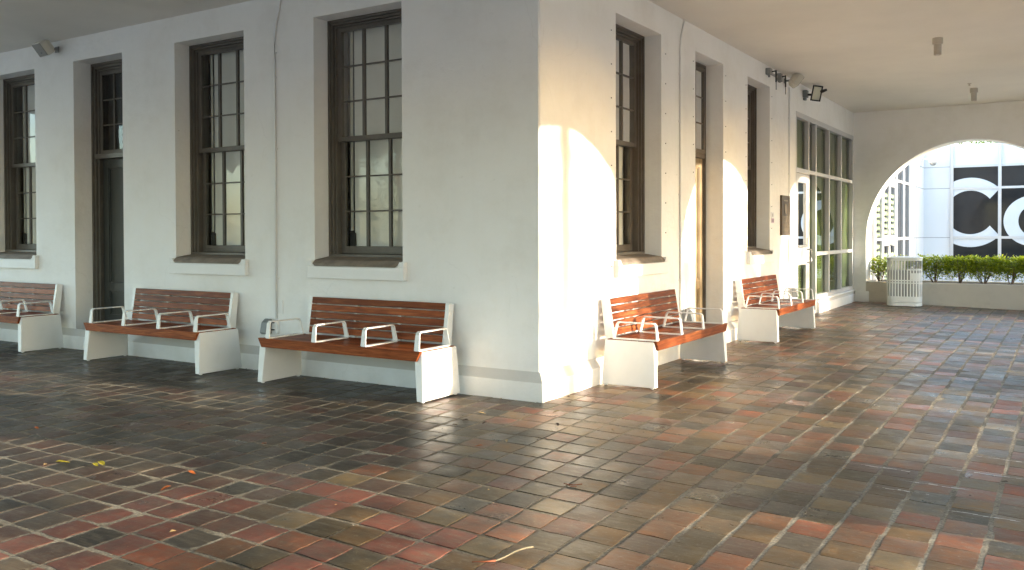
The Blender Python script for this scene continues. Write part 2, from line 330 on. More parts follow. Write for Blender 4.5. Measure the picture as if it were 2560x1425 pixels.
def make_floor():
    PX, PY = .2205, .2300
    r = random.Random(11)
    vs, fs, cols = [], [], []
    # palettes: (weight, colour)
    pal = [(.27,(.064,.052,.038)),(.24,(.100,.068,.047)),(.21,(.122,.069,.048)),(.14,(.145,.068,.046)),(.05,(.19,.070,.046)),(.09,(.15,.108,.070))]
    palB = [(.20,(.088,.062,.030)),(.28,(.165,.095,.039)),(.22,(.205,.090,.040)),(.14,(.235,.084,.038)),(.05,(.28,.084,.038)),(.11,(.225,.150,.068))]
    def pick(p):
        t = r.random()*sum(w for w,_ in p)
        for w,c in p:
            t -= w
            if t <= 0: return c
        return p[-1][1]
    def shear(x, y):
        return x + .065*max(0,min(1,(2.9-x)/2.3))*max(0,-y-.3)
    for i in range(-64, 22):
        x0 = -.007 + i*PX
        for j in range(-37, 59):
            y0 = -.03 + j*PY
            cx, cy = x0+PX/2, y0+PY/2
            if cx > 4.6: continue
            if cx < .04 and cy > -.04: continue
            d = math.hypot(cx-3.86, cy+6.55)
            if cx < -10 or cy < -6.6: 
                if r.random() < .0: continue
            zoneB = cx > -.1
            gx = (.0085 if cx < 1.7 else .0130) if zoneB else .0125; gy = .003 if (zoneB and cx > 1.6 or cy > .5) else .0125
            if j % 2 and not zoneB and r.random() < .2: gy *= .5
            n = 5 if d < 8 else 3
            ox, oy = r.gauss(0,.0025), r.gauss(0,.002)
            a, b = x0+gx*r.uniform(.75,1.35), x0+PX-gx*r.uniform(.75,1.35)
            c, e = y0+gy*r.uniform(.6,1.5), y0+PY-gy*r.uniform(.6,1.5)
            tilt = (r.gauss(0,.0035), r.gauss(0,.0035)); lift = r.gauss(0,.0006)
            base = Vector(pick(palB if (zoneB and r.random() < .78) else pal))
            # reddish cluster in the foreground, tiles by the left benches darkened for the shade there
            if -.6 < cx < 1.3 and cy < -2.9 and r.random() < .42: base = Vector((.25,.086,.058))
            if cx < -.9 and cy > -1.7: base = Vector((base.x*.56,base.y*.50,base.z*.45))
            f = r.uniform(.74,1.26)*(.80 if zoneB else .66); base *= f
            gloss = min(1,max(0,r.gauss(.5,.28)))
            o = len(vs); ph = r.random()*6
            for q in range(n):
                for p in range(n):
                    u, v = p/(n-1), q/(n-1)
                    x = a+(b-a)*u+ox; y = c+(e-c)*v+oy
                    eu = min(u,1-u); ev = min(v,1-v); edge = min(eu,ev)
                    if edge == 0:
                        x += r.gauss(0,.0022); y += r.gauss(0,.0020)
                    if eu == 0 and ev == 0: x += (.5-u)*.004*r.random(); y += (.5-v)*.004*r.random()
                    z = lift + tilt[0]*(u-.5)*PX + tilt[1]*(v-.5)*PY - (.0016 if edge==0 else 0) + .0003*math.sin(5*u+ph)*math.cos(4*v+ph) + r.gauss(0,.00012)
                    vs.append((shear(x,y), y, z+fz(x)))
            for q in range(n-1):
                for p in range(n-1):
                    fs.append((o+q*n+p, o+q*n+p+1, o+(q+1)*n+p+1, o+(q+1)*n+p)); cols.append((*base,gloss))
            # skirt
            per = [p for p in range(n)]+[q*n+n-1 for q in range(1,n)]+[(n-1)*n+p for p in range(n-2,-1,-1)]+[q*n for q in range(n-2,0,-1)]
            o2 = len(vs)
            for k in per: vs.append(vs[o+k])
            o3 = len(vs)
            for k in per: x,y,z = vs[o+k]; vs.append((x,y,z-.010))
            for k in range(len(per)):
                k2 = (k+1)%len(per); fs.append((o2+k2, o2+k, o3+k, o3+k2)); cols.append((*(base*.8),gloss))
    me = bpy.data.meshes.new('floor'); me.from_pydata(vs,[],fs); me.materials.append(M['brick'])
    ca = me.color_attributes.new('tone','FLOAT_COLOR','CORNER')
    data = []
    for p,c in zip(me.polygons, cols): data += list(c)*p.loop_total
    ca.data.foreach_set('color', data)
    me.polygons.foreach_set('use_smooth',[True]*len(me.polygons))
    o = bpy.data.objects.new('floor', me); COL.objects.link(o); tag(o, kind='structure')
make_floor()
# white salt crust along a few joints at the outer edge of the paving
s = MB(); rr = random.Random(3)
for (x0,x1,y) in ((2.98,3.42,-.785),(3.16,3.75,-.335),(2.62,3.10,-.56),(3.30,3.9,.13),(2.9,3.2,-1.02),(3.3,3.75,-1.255)):
    n = 18
    for k in range(n):
        if rr.random() < .08 or (k > n*.75 and rr.random() < .4): continue
        a, b = x0+(x1-x0)*k/n, x0+(x1-x0)*(k+1)/n
        w = rr.uniform(.001,.010)*math.sin(math.pi*(k+.7)/(n+1)); yy = y+.006*math.sin(k*.9+x0*9)+.012*(k/n-.5); z = fz(a)+.0015
        s.quad((a,yy-w,z),(b,yy-w*rr.uniform(.5,1.2),z),(b,yy+w*rr.uniform(.5,1.2),z),(a,yy+w,z))
tag(s.build('salt_crust', M['salt']), kind='stuff', label='white salt crust along the joints of the brick paving', cat='stain')

# ------------------------------------------------------------------ the white building
H = 3.963
bld = empty('white_building', (0,0,0), 0, 'white stucco building with tall brown windows whose corner juts into the arcade', 'building')
WA = [(-8.95,-7.787),(-4.885,-3.715),(-2.673,-1.518)]; DA = (-6.90,-5.876)
WB = [(1.509,2.677),(5.789,6.879)]; DB = (3.733,4.757)
W0, W1 = 1.185, 3.662; D0, D1 = .17, 3.664
SF0, SF1, SFM, SFT = 8.39, 12.97, 9.81, 3.474
wall = MB()
CH = .014
def face_with_holes(mb, T, u0, u1, z0, z1, holes, depth):
    us = sorted({u0,u1,*[h[0] for h in holes],*[h[1] for h in holes]}); zs = sorted({z0,z1,*[h[2] for h in holes],*[h[3] for h in holes]})
    for i in range(len(us)-1):
        for j in range(len(zs)-1):
            uc, zc = (us[i]+us[i+1])/2, (zs[j]+zs[j+1])/2
            if any(h[0]<uc<h[1] and h[2]<zc<h[3] for h in holes): continue
            mb.quad(T(us[i],0,zs[j]),T(us[i+1],0,zs[j]),T(us[i+1],0,zs[j+1]),T(us[i],0,zs[j+1]))
    for (a,b,c,d) in holes:
        mb.quad(T(a,0,c),T(a,0,d),T(a,depth,d),T(a,depth,c)); mb.quad(T(b,0,c),T(b,depth,c),T(b,depth,d),T(b,0,d))
        mb.quad(T(a,0,d),T(b,0,d),T(b,depth,d),T(a,depth,d)); mb.quad(T(a,0,c),T(a,depth,c),T(b,depth,c),T(b,0,c))
TA = lambda u,d,z: (u,d,z)
TB = lambda u,d,z: (-d,u,z)
face_with_holes(wall, TA, -14, -CH, -.05, H, [(a,b,W0,W1) for a,b in WA]+[(*DA,D0,D1)], .45)
face_with_holes(wall, TB, CH, 13.0, -.05, H, [(a,b,W0,W1) for a,b in WB]+[(*DB,D0,D1),(SF0,SFM,-.02,SFT),(SFM,SF1,.25,SFT)], .45)
wall.quad((-CH,0,-.05),(0,CH,-.05),(0,CH,H),(-CH,0,H))
# hidden sides close the building
wall.box(-14.3,-14,0,13.4,-.05,H); wall.box(-14,-.02,13.06,13.4,-.05,H)
# plinth with sloped top, mitred at the corner
prof = [(0.0,.250),(.045,.172),(.050,.165),(.052,-.05)]
for k in range(len(prof)-1):
    (o1,z1),(o2,z2) = prof[k],prof[k+1]
    wall.quad((-14,-o1,z1),(o1,-o1,z1),(o2,-o2,z2),(-14,-o2,z2))
    wall.quad((o1,-o1,z1),(o1,SF0,z1),(o2,SF0,z2),(o2,-o2,z2))
    wall.quad((o1,SFM,z1),(o1,13.0,z1),(o2,13.0,z2),(o2,SFM,z2))
for y in (SF0,SFM): wall.add([(0,y,-.05)]+[(o,y,z) for o,z in prof[::-1]], [(0,1,2,3,4)])
wall.build('wall', M['stucco'], bld, fix=False)
ce = MB(); ce.box(-14.4,4.86,-8.0,13.56,H,H+.25); tag(ce.build('ceiling', M['ceil']), kind='structure')

# window: local x along the wall, y into the wall, z up; origin at the opening's lower corner on the wall face
def ring(mb, x0,x1,z0,z1,w,d0,d1,mi=0,bottom=True):
    mb.box(x0,x0+w,d0,d1,z0,z1,mi); mb.box(x1-w,x1,d0,d1,z0,z1,mi)
    mb.box(x0+w,x1-w,d0,d1,z1-w,z1,mi)
    if bottom: mb.box(x0+w,x1-w,d0,d1,z0,z0+w,mi)
def sash(fm, gm, win, x0,x1,z0,z1,d, st, top, bot):
    f = MB(); th = .04
    f.box(x0,x0+st,d,d+th,z0,z1); f.box(x1-st,x1,d,d+th,z0,z1)
    f.box(x0+st,x1-st,d+.001,d+th-.001,z1-top,z1); f.box(x0+st,x1-st,d+.001,d+th-.001,z0,z0+bot)
    gx0,gx1,gz0,gz1 = x0+st,x1-st,z0+bot,z1-top
    m = .034
    for k in (1,2):
        xc = gx0+(gx1-gx0)*k/3; f.box(xc-m/2,xc+m/2,d+.004,d+th-.006,gz0,gz1)
    for k in (1,2):
        zc = gz0+(gz1-gz0)*k/3
        for q in range(3):
            a = gx0+(gx1-gx0)*q/3+(m/2 if q else 0); b = gx0+(gx1-gx0)*(q+1)/3-(m/2 if q<2 else 0)
            f.box(a,b,d+.006,d+th-.008,zc-.0075,zc+.0075)
    so = f.build('sash', fm, win, bevel=.003)
    p = MB(); p.quad((gx0,d+.022,gz0),(gx1,d+.022,gz0),(gx1,d+.022,gz1),(gx0,d+.022,gz1)); p.build('pane', gm, win)
    return so
def make_window(name, w, fm):
    h = W1-W0
    f = MB()
    ring(f,.0,w,.02,h,.026,.200,.45); ring(f,.026,w-.026,.02,h-.026,.026,.222,.44); ring(f,.052,w-.052,.02,h-.052,.022,.250,.43)
    f.box(.026,w-.026,.195,.42,.030,.060)
    win = f.build(name, fm, bld, bevel=.004)
    mid = 1.245                       # meeting rail height above the opening's bottom
    sash(fm, M['glass'], win, .072,w-.072, mid-.02,h-.072, .268, .055,.045,.05)
    sash(fm, M['glass'], win, .072,w-.072, .062,mid+.02, .318, .055,.04,.078)
    s = MB()      # white block sill with a worn stone slope on top
    s.box(-.054,w+.054,-.055,.0,-.182,-.058); s.box(-.054,.004,-.055,.0,-.058,-.004); s.box(w-.004,w+.054,-.055,.0,-.058,-.004)
    s.prism([(.004,-.058),(.045,-.058),(.018,-.035),(.004,-.008)],1,-.055,-.001); s.prism([(w-.045,-.058),(w-.004,-.058),(w-.004,-.008),(w-.018,-.035)],1,-.055,-.001)
    s.build('sill', M['trim'], win, bevel=.005)
    t = MB()
    A = [(.012,-.050,-.030),(.05,-.0565,-.054),(w-.05,-.0565,-.054),(w-.012,-.050,-.030),(w-.002,.0,.005),(w-.002,.21,.036),(.002,.21,.036),(.002,.0,.005)]
    t.add(A, [(0,1,4,7)] if False else [(1,2,3,4,7,0),(4,5,6,7)]); t.build('sill_stone', M['sillstone'], win)
    b = MB(); b.box(.17,w-.11,.42,.424,.06,h-.05)
    b.box(.115,.150,.415,.42,.30,h-.05,1); b.box(.08,w-.08,.50,.51,.0,h,2); b.box(.115,.19,.40,.41,.06,.28,2)
    b.build('blind', [M['blind'],M['blindlight'],M['interior']], win)
    return win
def put(o, u, wall_b, z):
    if wall_b: o.location = (0,u,z); o.rotation_euler = (0,0,R(90))
    else: o.location = (u,0,z)
for k,(a,b) in enumerate(WA): put(make_window('window', b-a, M['frame']), a, False, W0)
for k,(a,b) in enumerate(WB): put(make_window('window', b-a, M['frameB']), a, True, W0)

def make_door(w, fm, dm, shallow=False):
    h = D1-D0; f = MB()
    ring(f,0,w,0,h,.03,.235,.45,bottom=False); in_ = .045 if shallow else .095; dd_ = -.068 if shallow else 0.0
    if shallow: ring(f,.03,w-.03,0,h-.03,.015,.250,.44,bottom=False)
    else: ring(f,.03,w-.03,0,h-.03,.035,.255,.44,bottom=False); ring(f,.065,w-.065,0,h-.065,.03,.285,.43,bottom=False)
    f.box(in_-.0299,w-in_+.0299,.24,.40,2.262,2.325)
    d = f.build('door', fm, bld, bevel=.004)
    tr = MB(); x0,x1,z0,z1 = in_+.001,w-in_-.001,2.326,h-in_-.001
    ring(tr,x0,x1,z0,z1,.05,.30+dd_,.335+dd_)
    for k in (1,2):
        xc = x0+.05+(x1-x0-.1)*k/3; tr.box(xc-.011,xc+.011,.305+dd_,.33+dd_,z0+.05,z1-.05)
    for k in (1,2):
        zc = z0+.05+(z1-z0-.1)*k/3
        for q in range(3):
            a = x0+.05+(x1-x0-.1)*q/3+.011; b = x0+.05+(x1-x0-.1)*(q+1)/3-.011; tr.box(a,b,.307+dd_,.328+dd_,zc-.008,zc+.008)
    tr.build('transom_sash', fm, d, bevel=.003)
    p = MB(); p.quad((x0+.05,.318+dd_,z0+.05),(x1-.05,.318+dd_,z0+.05),(x1-.05,.318+dd_,z1-.05),(x0+.05,.318+dd_,z1-.05)); p.build('pane', M['glass'], d)
    bk = MB(); bk.box(x0,x1,.42,.43,z0,z1); bk.build('dark_backing', M['interior'], d)
    l = MB(); dx0,dx1 = in_+.001,w-in_-.001; dz1 = 2.26; st = .115
    l.box(dx0,dx0+st,.335+dd_,.385+dd_,.03,dz1); l.box(dx1-st,dx1,.335+dd_,.385+dd_,.03,dz1)
    for a,b in ((.03,.25),(.555,.665),(2.145,dz1)): l.box(dx0+st,dx1-st,.336+dd_,.384+dd_,a,b)
    for a,b in ((.25,.555),(.665,2.145)):
        l.box(dx0+st,dx1-st,.358+dd_,.375+dd_,a,b)
        ring(l,dx0+st,dx1-st,a,b,.018,.346+dd_,.358+dd_)
    l.build('door_leaf', dm, d, bevel=.003)
    t = MB(); t.box(.002,w-.002,-.03,.45,-.09,.006); t.build('threshold', M['sillstone'], d, bevel=.01)
    return d
put(make_door(DA[1]-DA[0], M['frame'], M['door']), DA[0], False, D0)
put(make_door(DB[1]-DB[0], M['frameB'], M['doorB'], True), DB[0], True, D0)

# shutter anchor bolts beside the openings on the sunlit wall
bm_ = MB(); bm_.lathe([(.006,0),(.006,.008),(.003,.010)],n=8)
first = None
for u in (1.40,2.79,3.655,4.84,5.705,6.975):
    for k in range(8):
        z = 1.12 + k*.335 + (0 if u<3 else .06)
        if z > 3.75: continue
        if first is None: o = first = bm_.build('anchor_bolt', M['greymetal'], bld)
        else: o = first.copy(); COL.objects.link(o); o.parent = bld
        o.location = (0,u,z); o.rotation_euler = (0,R(90),0)

# glazed shop front: door plus window in white aluminium
def storefront():
    fw = .072
    T = Matrix.Rotation(R(90),4,'Z')
    # window part
    f = MB(); z0,z1 = .25,SFT
    cols = [SFM, 10.831, 11.873, SF1-.0]
    y0 = SFM-fw
    for y in (SFM-fw, 10.831-fw, 11.873-fw, SF1-fw): f.box(y,y+fw,-.004,.085,.0 if y<9.8 else z0,z1-.091)
    f.box(SF0,SF1,-.006,.087,z1-.091,z1)
    segs = [(SFM,10.831-fw),(10.831,11.873-fw),(11.873,SF1-fw)]
    for a,b in segs:
        f.box(a,b,-.002,.080,z0,.325); f.box(a,b,-.002,.080,1.035,1.10); f.box(a,b,-.002,.080,2.475,2.54)
    f.box(9.285,SFM-fw,-.002,.08,2.475,2.54); f.box(9.285,SFM-fw,-.002,.08,.0,.06)
    # side light post and door frame
    f.box(9.215,9.285,-.004,.085,0,z1-.091); f.box(SF0,SF0+.05,-.004,.085,0,z1-.091); f.box(SF0+.05,9.215,-.003,.082,2.46,2.54)
    w = f.build('display_window', M['alu'], bld, bevel=.004, rotz=R(90))
    p = MB(); ye = .065
    for a,b in segs+[(9.285,SFM-fw)]:
        for c,d in ((.325,1.035),(1.10,2.475),(2.54,z1-.091)):
            if a == 9.285 and c == .325: c,d = .06,2.475
            if a == 9.285 and c == 1.10: continue
            p.quad((a,ye,c),(b,ye,c),(b,ye,d),(a,ye,d))
    p.quad((SF0+.05,ye,2.54),(9.215,ye,2.54),(9.215,ye,z1-.091),(SF0+.05,ye,z1-.091))
    p.build('pane', M['sfglass'], w)
    b_ = MB()
    for a,b in segs+[(9.285,SFM-fw),(SF0+.05,9.215)]: b_.box(a+.004,b-.035,.092,.097,.03 if a<9.5 else .27,z1-.05)
    b_.box(SF0,SF1,.40,.41,0,z1,1)
    b_.build('blind', [M['olive'],M['interior']], w)
    st = MB(); st.box(SFM+.0,SF1,-.06,.0,.225,.252); st.build('sill', M['trim'], w, bevel=.006)
    d = MB(); a,b = SF0+.055,9.21
    d.box(a,a+.115,.005,.055,.02,2.455); d.box(b-.115,b,.005,.055,.02,2.455)
    for c,e in ((.02,.20),(.90,1.195),(2.30,2.455)): d.box(a+.115,b-.115,.006,.054,c,e)
    dd = d.build('glass_door', M['alu'], bld, bevel=.004, rotz=R(90))
    p = MB()
    for c,e in ((.20,.90),(1.195,2.30)): p.quad((a+.115,.03,c),(b-.115,.03,c),(b-.115,.03,e),(a+.115,.03,e))
    p.build('pane', M['sfglass'], dd)
    hd = MB(); yh = b-.06
    hd.tube([(yh,.0,.93),(yh,-.06,.93),(yh-.02,-.075,.96),(yh-.02,-.075,1.13),(yh,-.06,1.16),(yh,.0,1.16)],.012,8); hd.box(yh-.03,yh+.03,-.002,.006,1.20,1.36)
    hd.build('handle', M['greymetal'], dd, smooth=False)
    cl = MB(); cl.box(a+.13,b-.13,-.01,.02,1.205,1.235); cl.build('push_bar', M['greymetal'], dd)
storefront()

# ------------------------------------------------------------------ the arcade wall (end arch and the outer arches that let the sun in)
def arch_wall(mb, T, u0, u1, z0, z1, arches, th, n=40):
    """arches: (centre, radius, springing height, sill)"""
    cur = u0
    for d in (0,th):
        cur = u0
        for (c,r,s,b) in arches:
            mb.quad(T(cur,d,z0),T(c-r,d,z0),T(c-r,d,z1),T(cur,d,z1))
            pts = [(c-r*math.cos(math.pi*k/n), s+r*math.sin(math.pi*k/n)) for k in range(n+1)]
            for k in range(n):
                (a1,b1),(a2,b2) = pts[k],pts[k+1]
                mb.quad(T(a1,d,b1),T(a2,d,b2),T(a2,d,z1),T(a1,d,z1))
            cur = c+r
        mb.quad(T(cur,d,z0),T(u1,d,z0),T(u1,d,z1),T(cur,d,z1))
    for (c,r,s,b) in arches:
        pts = [(c-r,z0)]+[(c-r*math.cos(math.pi*k/n), s+r*math.sin(math.pi*k/n)) for k in range(n+1)]+[(c+r,z0)]
        for (a1,b1),(a2,b2) in zip(pts,pts[1:]): mb.quad(T(a1,0,b1),T(a1,th,b1),T(a2,th,b2),T(a2,0,b2))
    mb.quad(T(u0,0,z0),T(u0,th,z0),T(u0,th,z1),T(u0,0,z1)); mb.quad(T(u1,0,z0),T(u1,th,z0),T(u1,th,z1),T(u1,0,z1))
aw = MB()
arch_wall(aw, lambda u,d,z:(u,13.0+d,z), 0.0, 4.42, -.3, H, [(2.21,1.955,1.325,0)], .5, 64)
aw.box(.052,.318,12.95,13.44,-.3,.222); aw.box(4.10,4.42,12.95,13.44,-.3,.222)
arch_wall(aw, lambda u,d,z:(4.42+d,u,z), -7.9, 13.5, -.3, H, [(-2.95,1.65,1.63,0),(1.60,1.65,1.63,0),(5.95,1.65,1.63,0),(10.2,1.65,1.63,0)], .4, 48)
arch_wall(aw, lambda u,d,z:(u,-7.5-d,z), -15.6, 4.42, -.3, H, [(-13.3,1.95,1.33,0),(-8.9,1.95,1.33,0),(-4.5,1.95,1.33,0),(-.1,1.95,1.33,0)], .4, 32)
tag(aw.build('arcade_wall', M['stucco'], fix=False), 'white stucco arcade wall with a wide round arch at the far end', 'wall')

# ------------------------------------------------------------------ benches
def make_bench(s):
    """s=+1: the backless end is at local -x; -1: at local +x.  Faces local -y, wall at y=0."""
    t = empty('bench')
    for sx in (-1,1):
        l = MB()
        top = [(sx*1.0,-.612,.436),(sx*1.0,-.112,.436),(sx*.955,-.112,.436),(sx*.928,-.33,.436),(sx*.912,-.612,.436)]
        bot = [(sx*1.018,-.632,.014),(sx*1.018,-.082,.014),(sx*.975,-.082,.014),(sx*.968,-.33,.014),(sx*.952,-.632,.014)]
        l.loft(bot, top)
        for (px,py) in ((sx*.985,-.59),(sx*.99,-.12)): l.box(px-.014,px+.014,py-.014,py+.014,.0,.016)
        l.build('leg', M['bench'], t, bevel=.006)
    b = MB()
    for k in range(6):
        y1 = -.128-k*.0785; b.box(-.985,.985,y1-.071,y1,.416,.444)
    b.prism([(-1.0,.446),(1.0,.446),(.952,.358),(-.952,.358)],1,-.640,-.603)
    b.build('seat', M['wood'], t, bevel=.004)
    # backrest slats
    x0,x1 = (-.80,.868) if s>0 else (-.868,.80)
    p0,p1 = Vector((0,-.128,.462)), Vector((0,-.070,.814)); dz = (p1-p0); ln = dz.length; dz.normalize(); ny = Vector((0,-dz.z,dz.y))
    b = MB()
    for k in range(5):
        a = p0+dz*(k*(ln+.012)/5); e = a+dz*((ln+.012)/5-.012)
        q = [a+ny*.0, a+ny*.028, e+ny*.028, e]
        b.loft([Vector((x0,v.y,v.z)) for v in q],[Vector((x1,v.y,v.z)) for v in q])
    b.build('backrest', M['wood'], t, bevel=.004)
    for i,xc in enumerate((x0-.022, x1+.022, x0+(x1-x0)*.34, x0+(x1-x0)*.67)):
        br = MB(); w = .021 if i < 2 else .016; fo = .030 if i < 2 else -.002
        f0,f1 = p0+ny*fo, p1+ny*fo
        poly = [(f0.y,f0.z-.02),(f1.y,f1.z),(f1.y+.045+fo,f1.z-.006),(p0.y+.058,p0.z-.03),(p0.y+.05,.35),(p0.y+.02,.33),(p0.y+.0,.40)]
        br.prism(poly,0,xc-w,xc+w); br.build('back_bracket', M['bench'], t, bevel=.004)
    for xa in (-.868,-.258,.352,.958) if s>0 else (.868,.258,-.352,-.958):
        a = MB(); th = .011
        def bar(p,q,w1,w2):
            p,q = Vector(p),Vector(q); d = (q-p).normalized(); nn = Vector((0,-d.z,d.y))*th/2
            A = [p+nn+Vector((-w1,0,0)),p+nn+Vector((w1,0,0)),p-nn+Vector((w1,0,0)),p-nn+Vector((-w1,0,0))]
            B = [q+nn+Vector((-w2,0,0)),q+nn+Vector((w2,0,0)),q-nn+Vector((w2,0,0)),q-nn+Vector((-w2,0,0))]
            a.loft(A,B)
        c = Vector((xa,0,0)); zt = .606; zb = .450
        P = [(-.632,zb),(-.617,zt-.018),(-.600,zt),(-.238,zt),(-.222,zt-.018),(-.186,zb)]
        W = [.028,.021,.020,.020,.021,.026]
        for k in range(5): bar((xa,*P[k]),(xa,*P[k+1]),W[k],W[k+1])
        bar((xa,-.634,zb),(xa,-.184,zb),.024,.022)
        a.build('armrest', M['bench'], t)
    return t
bA = make_bench(1); bB = make_bench(-1)
GB = 'slatted benches along the white walls'
tag(bA, 'red slatted bench in shade, nearest the wall corner below the biggest tall window', 'bench', GB); bA.location = (-1.808,0,0)
b2 = copy_tree(bA); b2.location = (-4.705,0,0); tag(b2, 'red slatted bench in shade beside the dark panelled doorway, middle one of the shaded wall', 'bench', GB)
b1 = copy_tree(bA); b1.location = (-8.05,0,0); tag(b1, 'red slatted bench cut off by the left picture edge, left of the dark doorway', 'bench', GB)
tag(bB, 'sunlit orange slatted bench on the corner side, half under the stuccoed sill', 'bench', GB); bB.location = (0,2.03,0); bB.rotation_euler = (0,0,R(90))
b5 = copy_tree(bB); b5.location = (0,6.07,0); tag(b5, 'sunlit orange slatted bench farther down, next to the glazed white door', 'bench', GB)

# ------------------------------------------------------------------ things on the walls and the ceiling
def conduit(name, pts, r, label, clips=()):
    c = MB(); c.tube(pts, r, 10)
    o = c.build(name, M['trim'], smooth=True); tag(o, label, 'pipe')
    for p,rot in clips:
        k = MB(); k.box(-.026,.026,-.006,.006,-.008,.008); q = k.build('clip', M['trim'], o); q.location = p; q.rotation_euler = (0,0,rot)
    return o
conduit('conduit', [(-3.228,-.012,.56),(-3.228,-.012,3.30),(-3.226,-.012,3.50),(-3.205,-.012,3.66),(-3.160,-.012,3.80),(-3.135,-.012,3.90),(-3.130,-.012,3.963)], .0115,
  'thin white conduit running down the shaded wall to a grey outlet box', [((-3.228,-.004,z),0) for z in (.98,2.35,3.1,3.36)])
conduit('conduit', [(.012,3.207,.5),(.012,3.207,3.45),(.012,3.21,3.60),(.012,3.24,3.74),(.012,3.30,3.86),(.012,3.335,3.93),(.012,3.33,3.963)], .010,
  'thin white conduit on the sunlit wall between window and tan door', [((.004,3.207,z),R(90)) for z in (.9,1.9,2.75,3.3)])
conduit('conduit', [(.012,7.935,.42),(.012,7.935,3.80)], .010,
  'thin white conduit beside the bronze plaque, below the cream speaker', [((.004,7.935,z),R(90)) for z in (1.1,2.4,3.3)])
def outlet(loc, rot, label):
    t = empty('outlet_box', loc, rot, label, 'outlet box', 'grey outlet boxes low on the walls')
    b = MB(); b.box(-.005,.075,-.045,0,-.07,.075); b.build('box', M['trim'], t, bevel=.004)
    c = MB(); c.prism([(-.045,.085),(-.075,.085),(-.118,.05),(-.145,-.055),(-.125,-.075),(-.05,-.075)],0,-.075,.012); c.build('cover', M['grey'], t, bevel=.008)
    for z in (.045,-.03):
        h = MB(); h.box(.0,.045,-.062,-.045,z-.006,z+.006); h.build('hinge', M['black'], t)
    return t
o1 = outlet((-3.265,0,.475), 0, 'grey outlet box with hinged cover behind the shaded bench end, under the thin conduit')
o2 = copy_tree(o1); o2.location = (0,3.33,.475); o2.rotation_euler = (0,0,R(90)); o2['label'] = 'grey outlet box seen between the sunlit bench armrests beside the tan door'
o3 = copy_tree(o1); o3.location = (0,8.03,.475); o3.rotation_euler = (0,0,R(90)); o3['label'] = 'outlet box with pale cover behind the far sunlit bench, left of the glazed door'
p = MB(); p.box(-3.212,-3.135,-.008,0,.615,.755); tag(p.build('cover_plate', M['trim'], bevel=.003), 'blank white cover plate beside the conduit on the shaded wall', 'cover plate')

def speaker(loc, rotz, yaw, label):
    T = None; t = empty('loudspeaker', loc, rotz, label, 'speaker', 'cream loudspeakers under the ceiling')
    T = Matrix.Rotation(yaw,4,'Z') @ Matrix.Rotation(R(38),4,'X')
    t.scale = (.74,.74,.74)
    b = MB(); w,h,d = .155,.125,.20
    back = [Vector((-.10,d*.5,-.075)),Vector((.10,d*.5,-.075)),Vector((.10,d*.5,.075)),Vector((-.10,d*.5,.075))]
    mid = [Vector((-w,.02,-h)),Vector((w,.02,-h)),Vector((w,.02,h)),Vector((-w,.02,h))]
    fr = [Vector((-w,-d*.45,-h)),Vector((w,-d*.45,-h)),Vector((w,-d*.45,h)),Vector((-w,-d*.45,h))]
    b.loft([T@v for v in mid],[T@v for v in back]); b.loft([T@v for v in fr],[T@v for v in mid]); b.build('cabinet', M['cream'], t, bevel=.006)
    g_ = MB(); g_.box(-w+.012,w-.012,-d*.45-.010,-d*.45+.002,-h+.012,h-.012,0,T); g_.build('grille', M['grille'], t, bevel=.004)
    e = MB(); e.box(-.02,.02,-d*.45-.013,-d*.45-.008,-.06,-.045,0,T); e.build('badge', M['black'], t)
    k = MB(); k.box(-.02,.02,.08,.23,-.02,.02); k.box(-.05,.05,.215,.235,-.05,.05); k.build('mount', M['greymetal'], t)
    return t
speaker((-7.22,-.19,3.845), 0, R(-5), 'cream loudspeaker tilted down under the ceiling above the dark doorway')
speaker((.18,7.66,3.86), R(90), R(32), 'cream loudspeaker beside the two black antennas')

def antennas():
    t = empty('antenna_mount', (0,6.95,3.86), R(90), 'grey bracket with two black rod antennas high on the sunlit wall', 'antenna')
    b = MB()
    b.box(-.30,-.19,-.075,0,-.045,.05); b.box(.23,.33,-.085,0,-.055,.05); b.box(-.19,.25,-.035,-.012,-.02,.015); b.box(.36,.42,-.06,0,-.06,.06)
    for x in (-.26,.26,.31): b.box(x-.012,x+.012,-.06,-.03,-.085,-.045)
    b.build('bracket', M['greymetal'], t, bevel=.004)
    for x in (-.22,.30):
        r_ = MB(); r_.tube([(x,-.07,.0),(x,-.135,.008)],.010,8); r_.tube([(x,-.135,.018),(x,-.137,-.16)],.0115,8); r_.tube([(x,-.137,-.16),(x,-.138,-.275)],.0055,8); r_.build('antenna_rod', M['black'], t)
antennas()
def floodlight():
    t = empty('floodlight', (0,8.87,3.80), R(90), 'black floodlight with pale lens on a grey base above the glazed shop front', 'floodlight')
    b = MB(); b.box(-.06,.06,-.075,0,-.05,.075); b.box(-.045,.05,-.05,0,-.095,-.05); b.build('base', M['grey'], t, bevel=.012)
    a = MB(); a.tube([(0,-.07,.0),(-.03,-.16,-.015)],.02,10); a.tube([(-.05,-.30,.02),(-.06,-.40,.045)],[.03,.02],10); a.build('arm', M['black'], t, smooth=True)
    T = Matrix.Translation((-.06,-.235,.0)) @ Matrix.Rotation(R(-72),4,'Z') @ Matrix.Rotation(R(10),4,'Y') @ Matrix.Rotation(R(14),4,'X')
    h = MB(); w,hh = .082,.13
    ring(h,-w,w,-hh,hh,.022,-.03,.03,0); h.box(-w+.022,w-.022,-.004,.03,-hh+.022,hh-.022)
    o = h.build('housing', M['black'], t, bevel=.006); o.matrix_local = T
    l = MB(); l.box(-w+.022,w-.022,-.016,-.005,-hh+.022,hh-.022); l = l.build('lens', M['lens'], t); l.matrix_local = T
floodlight()
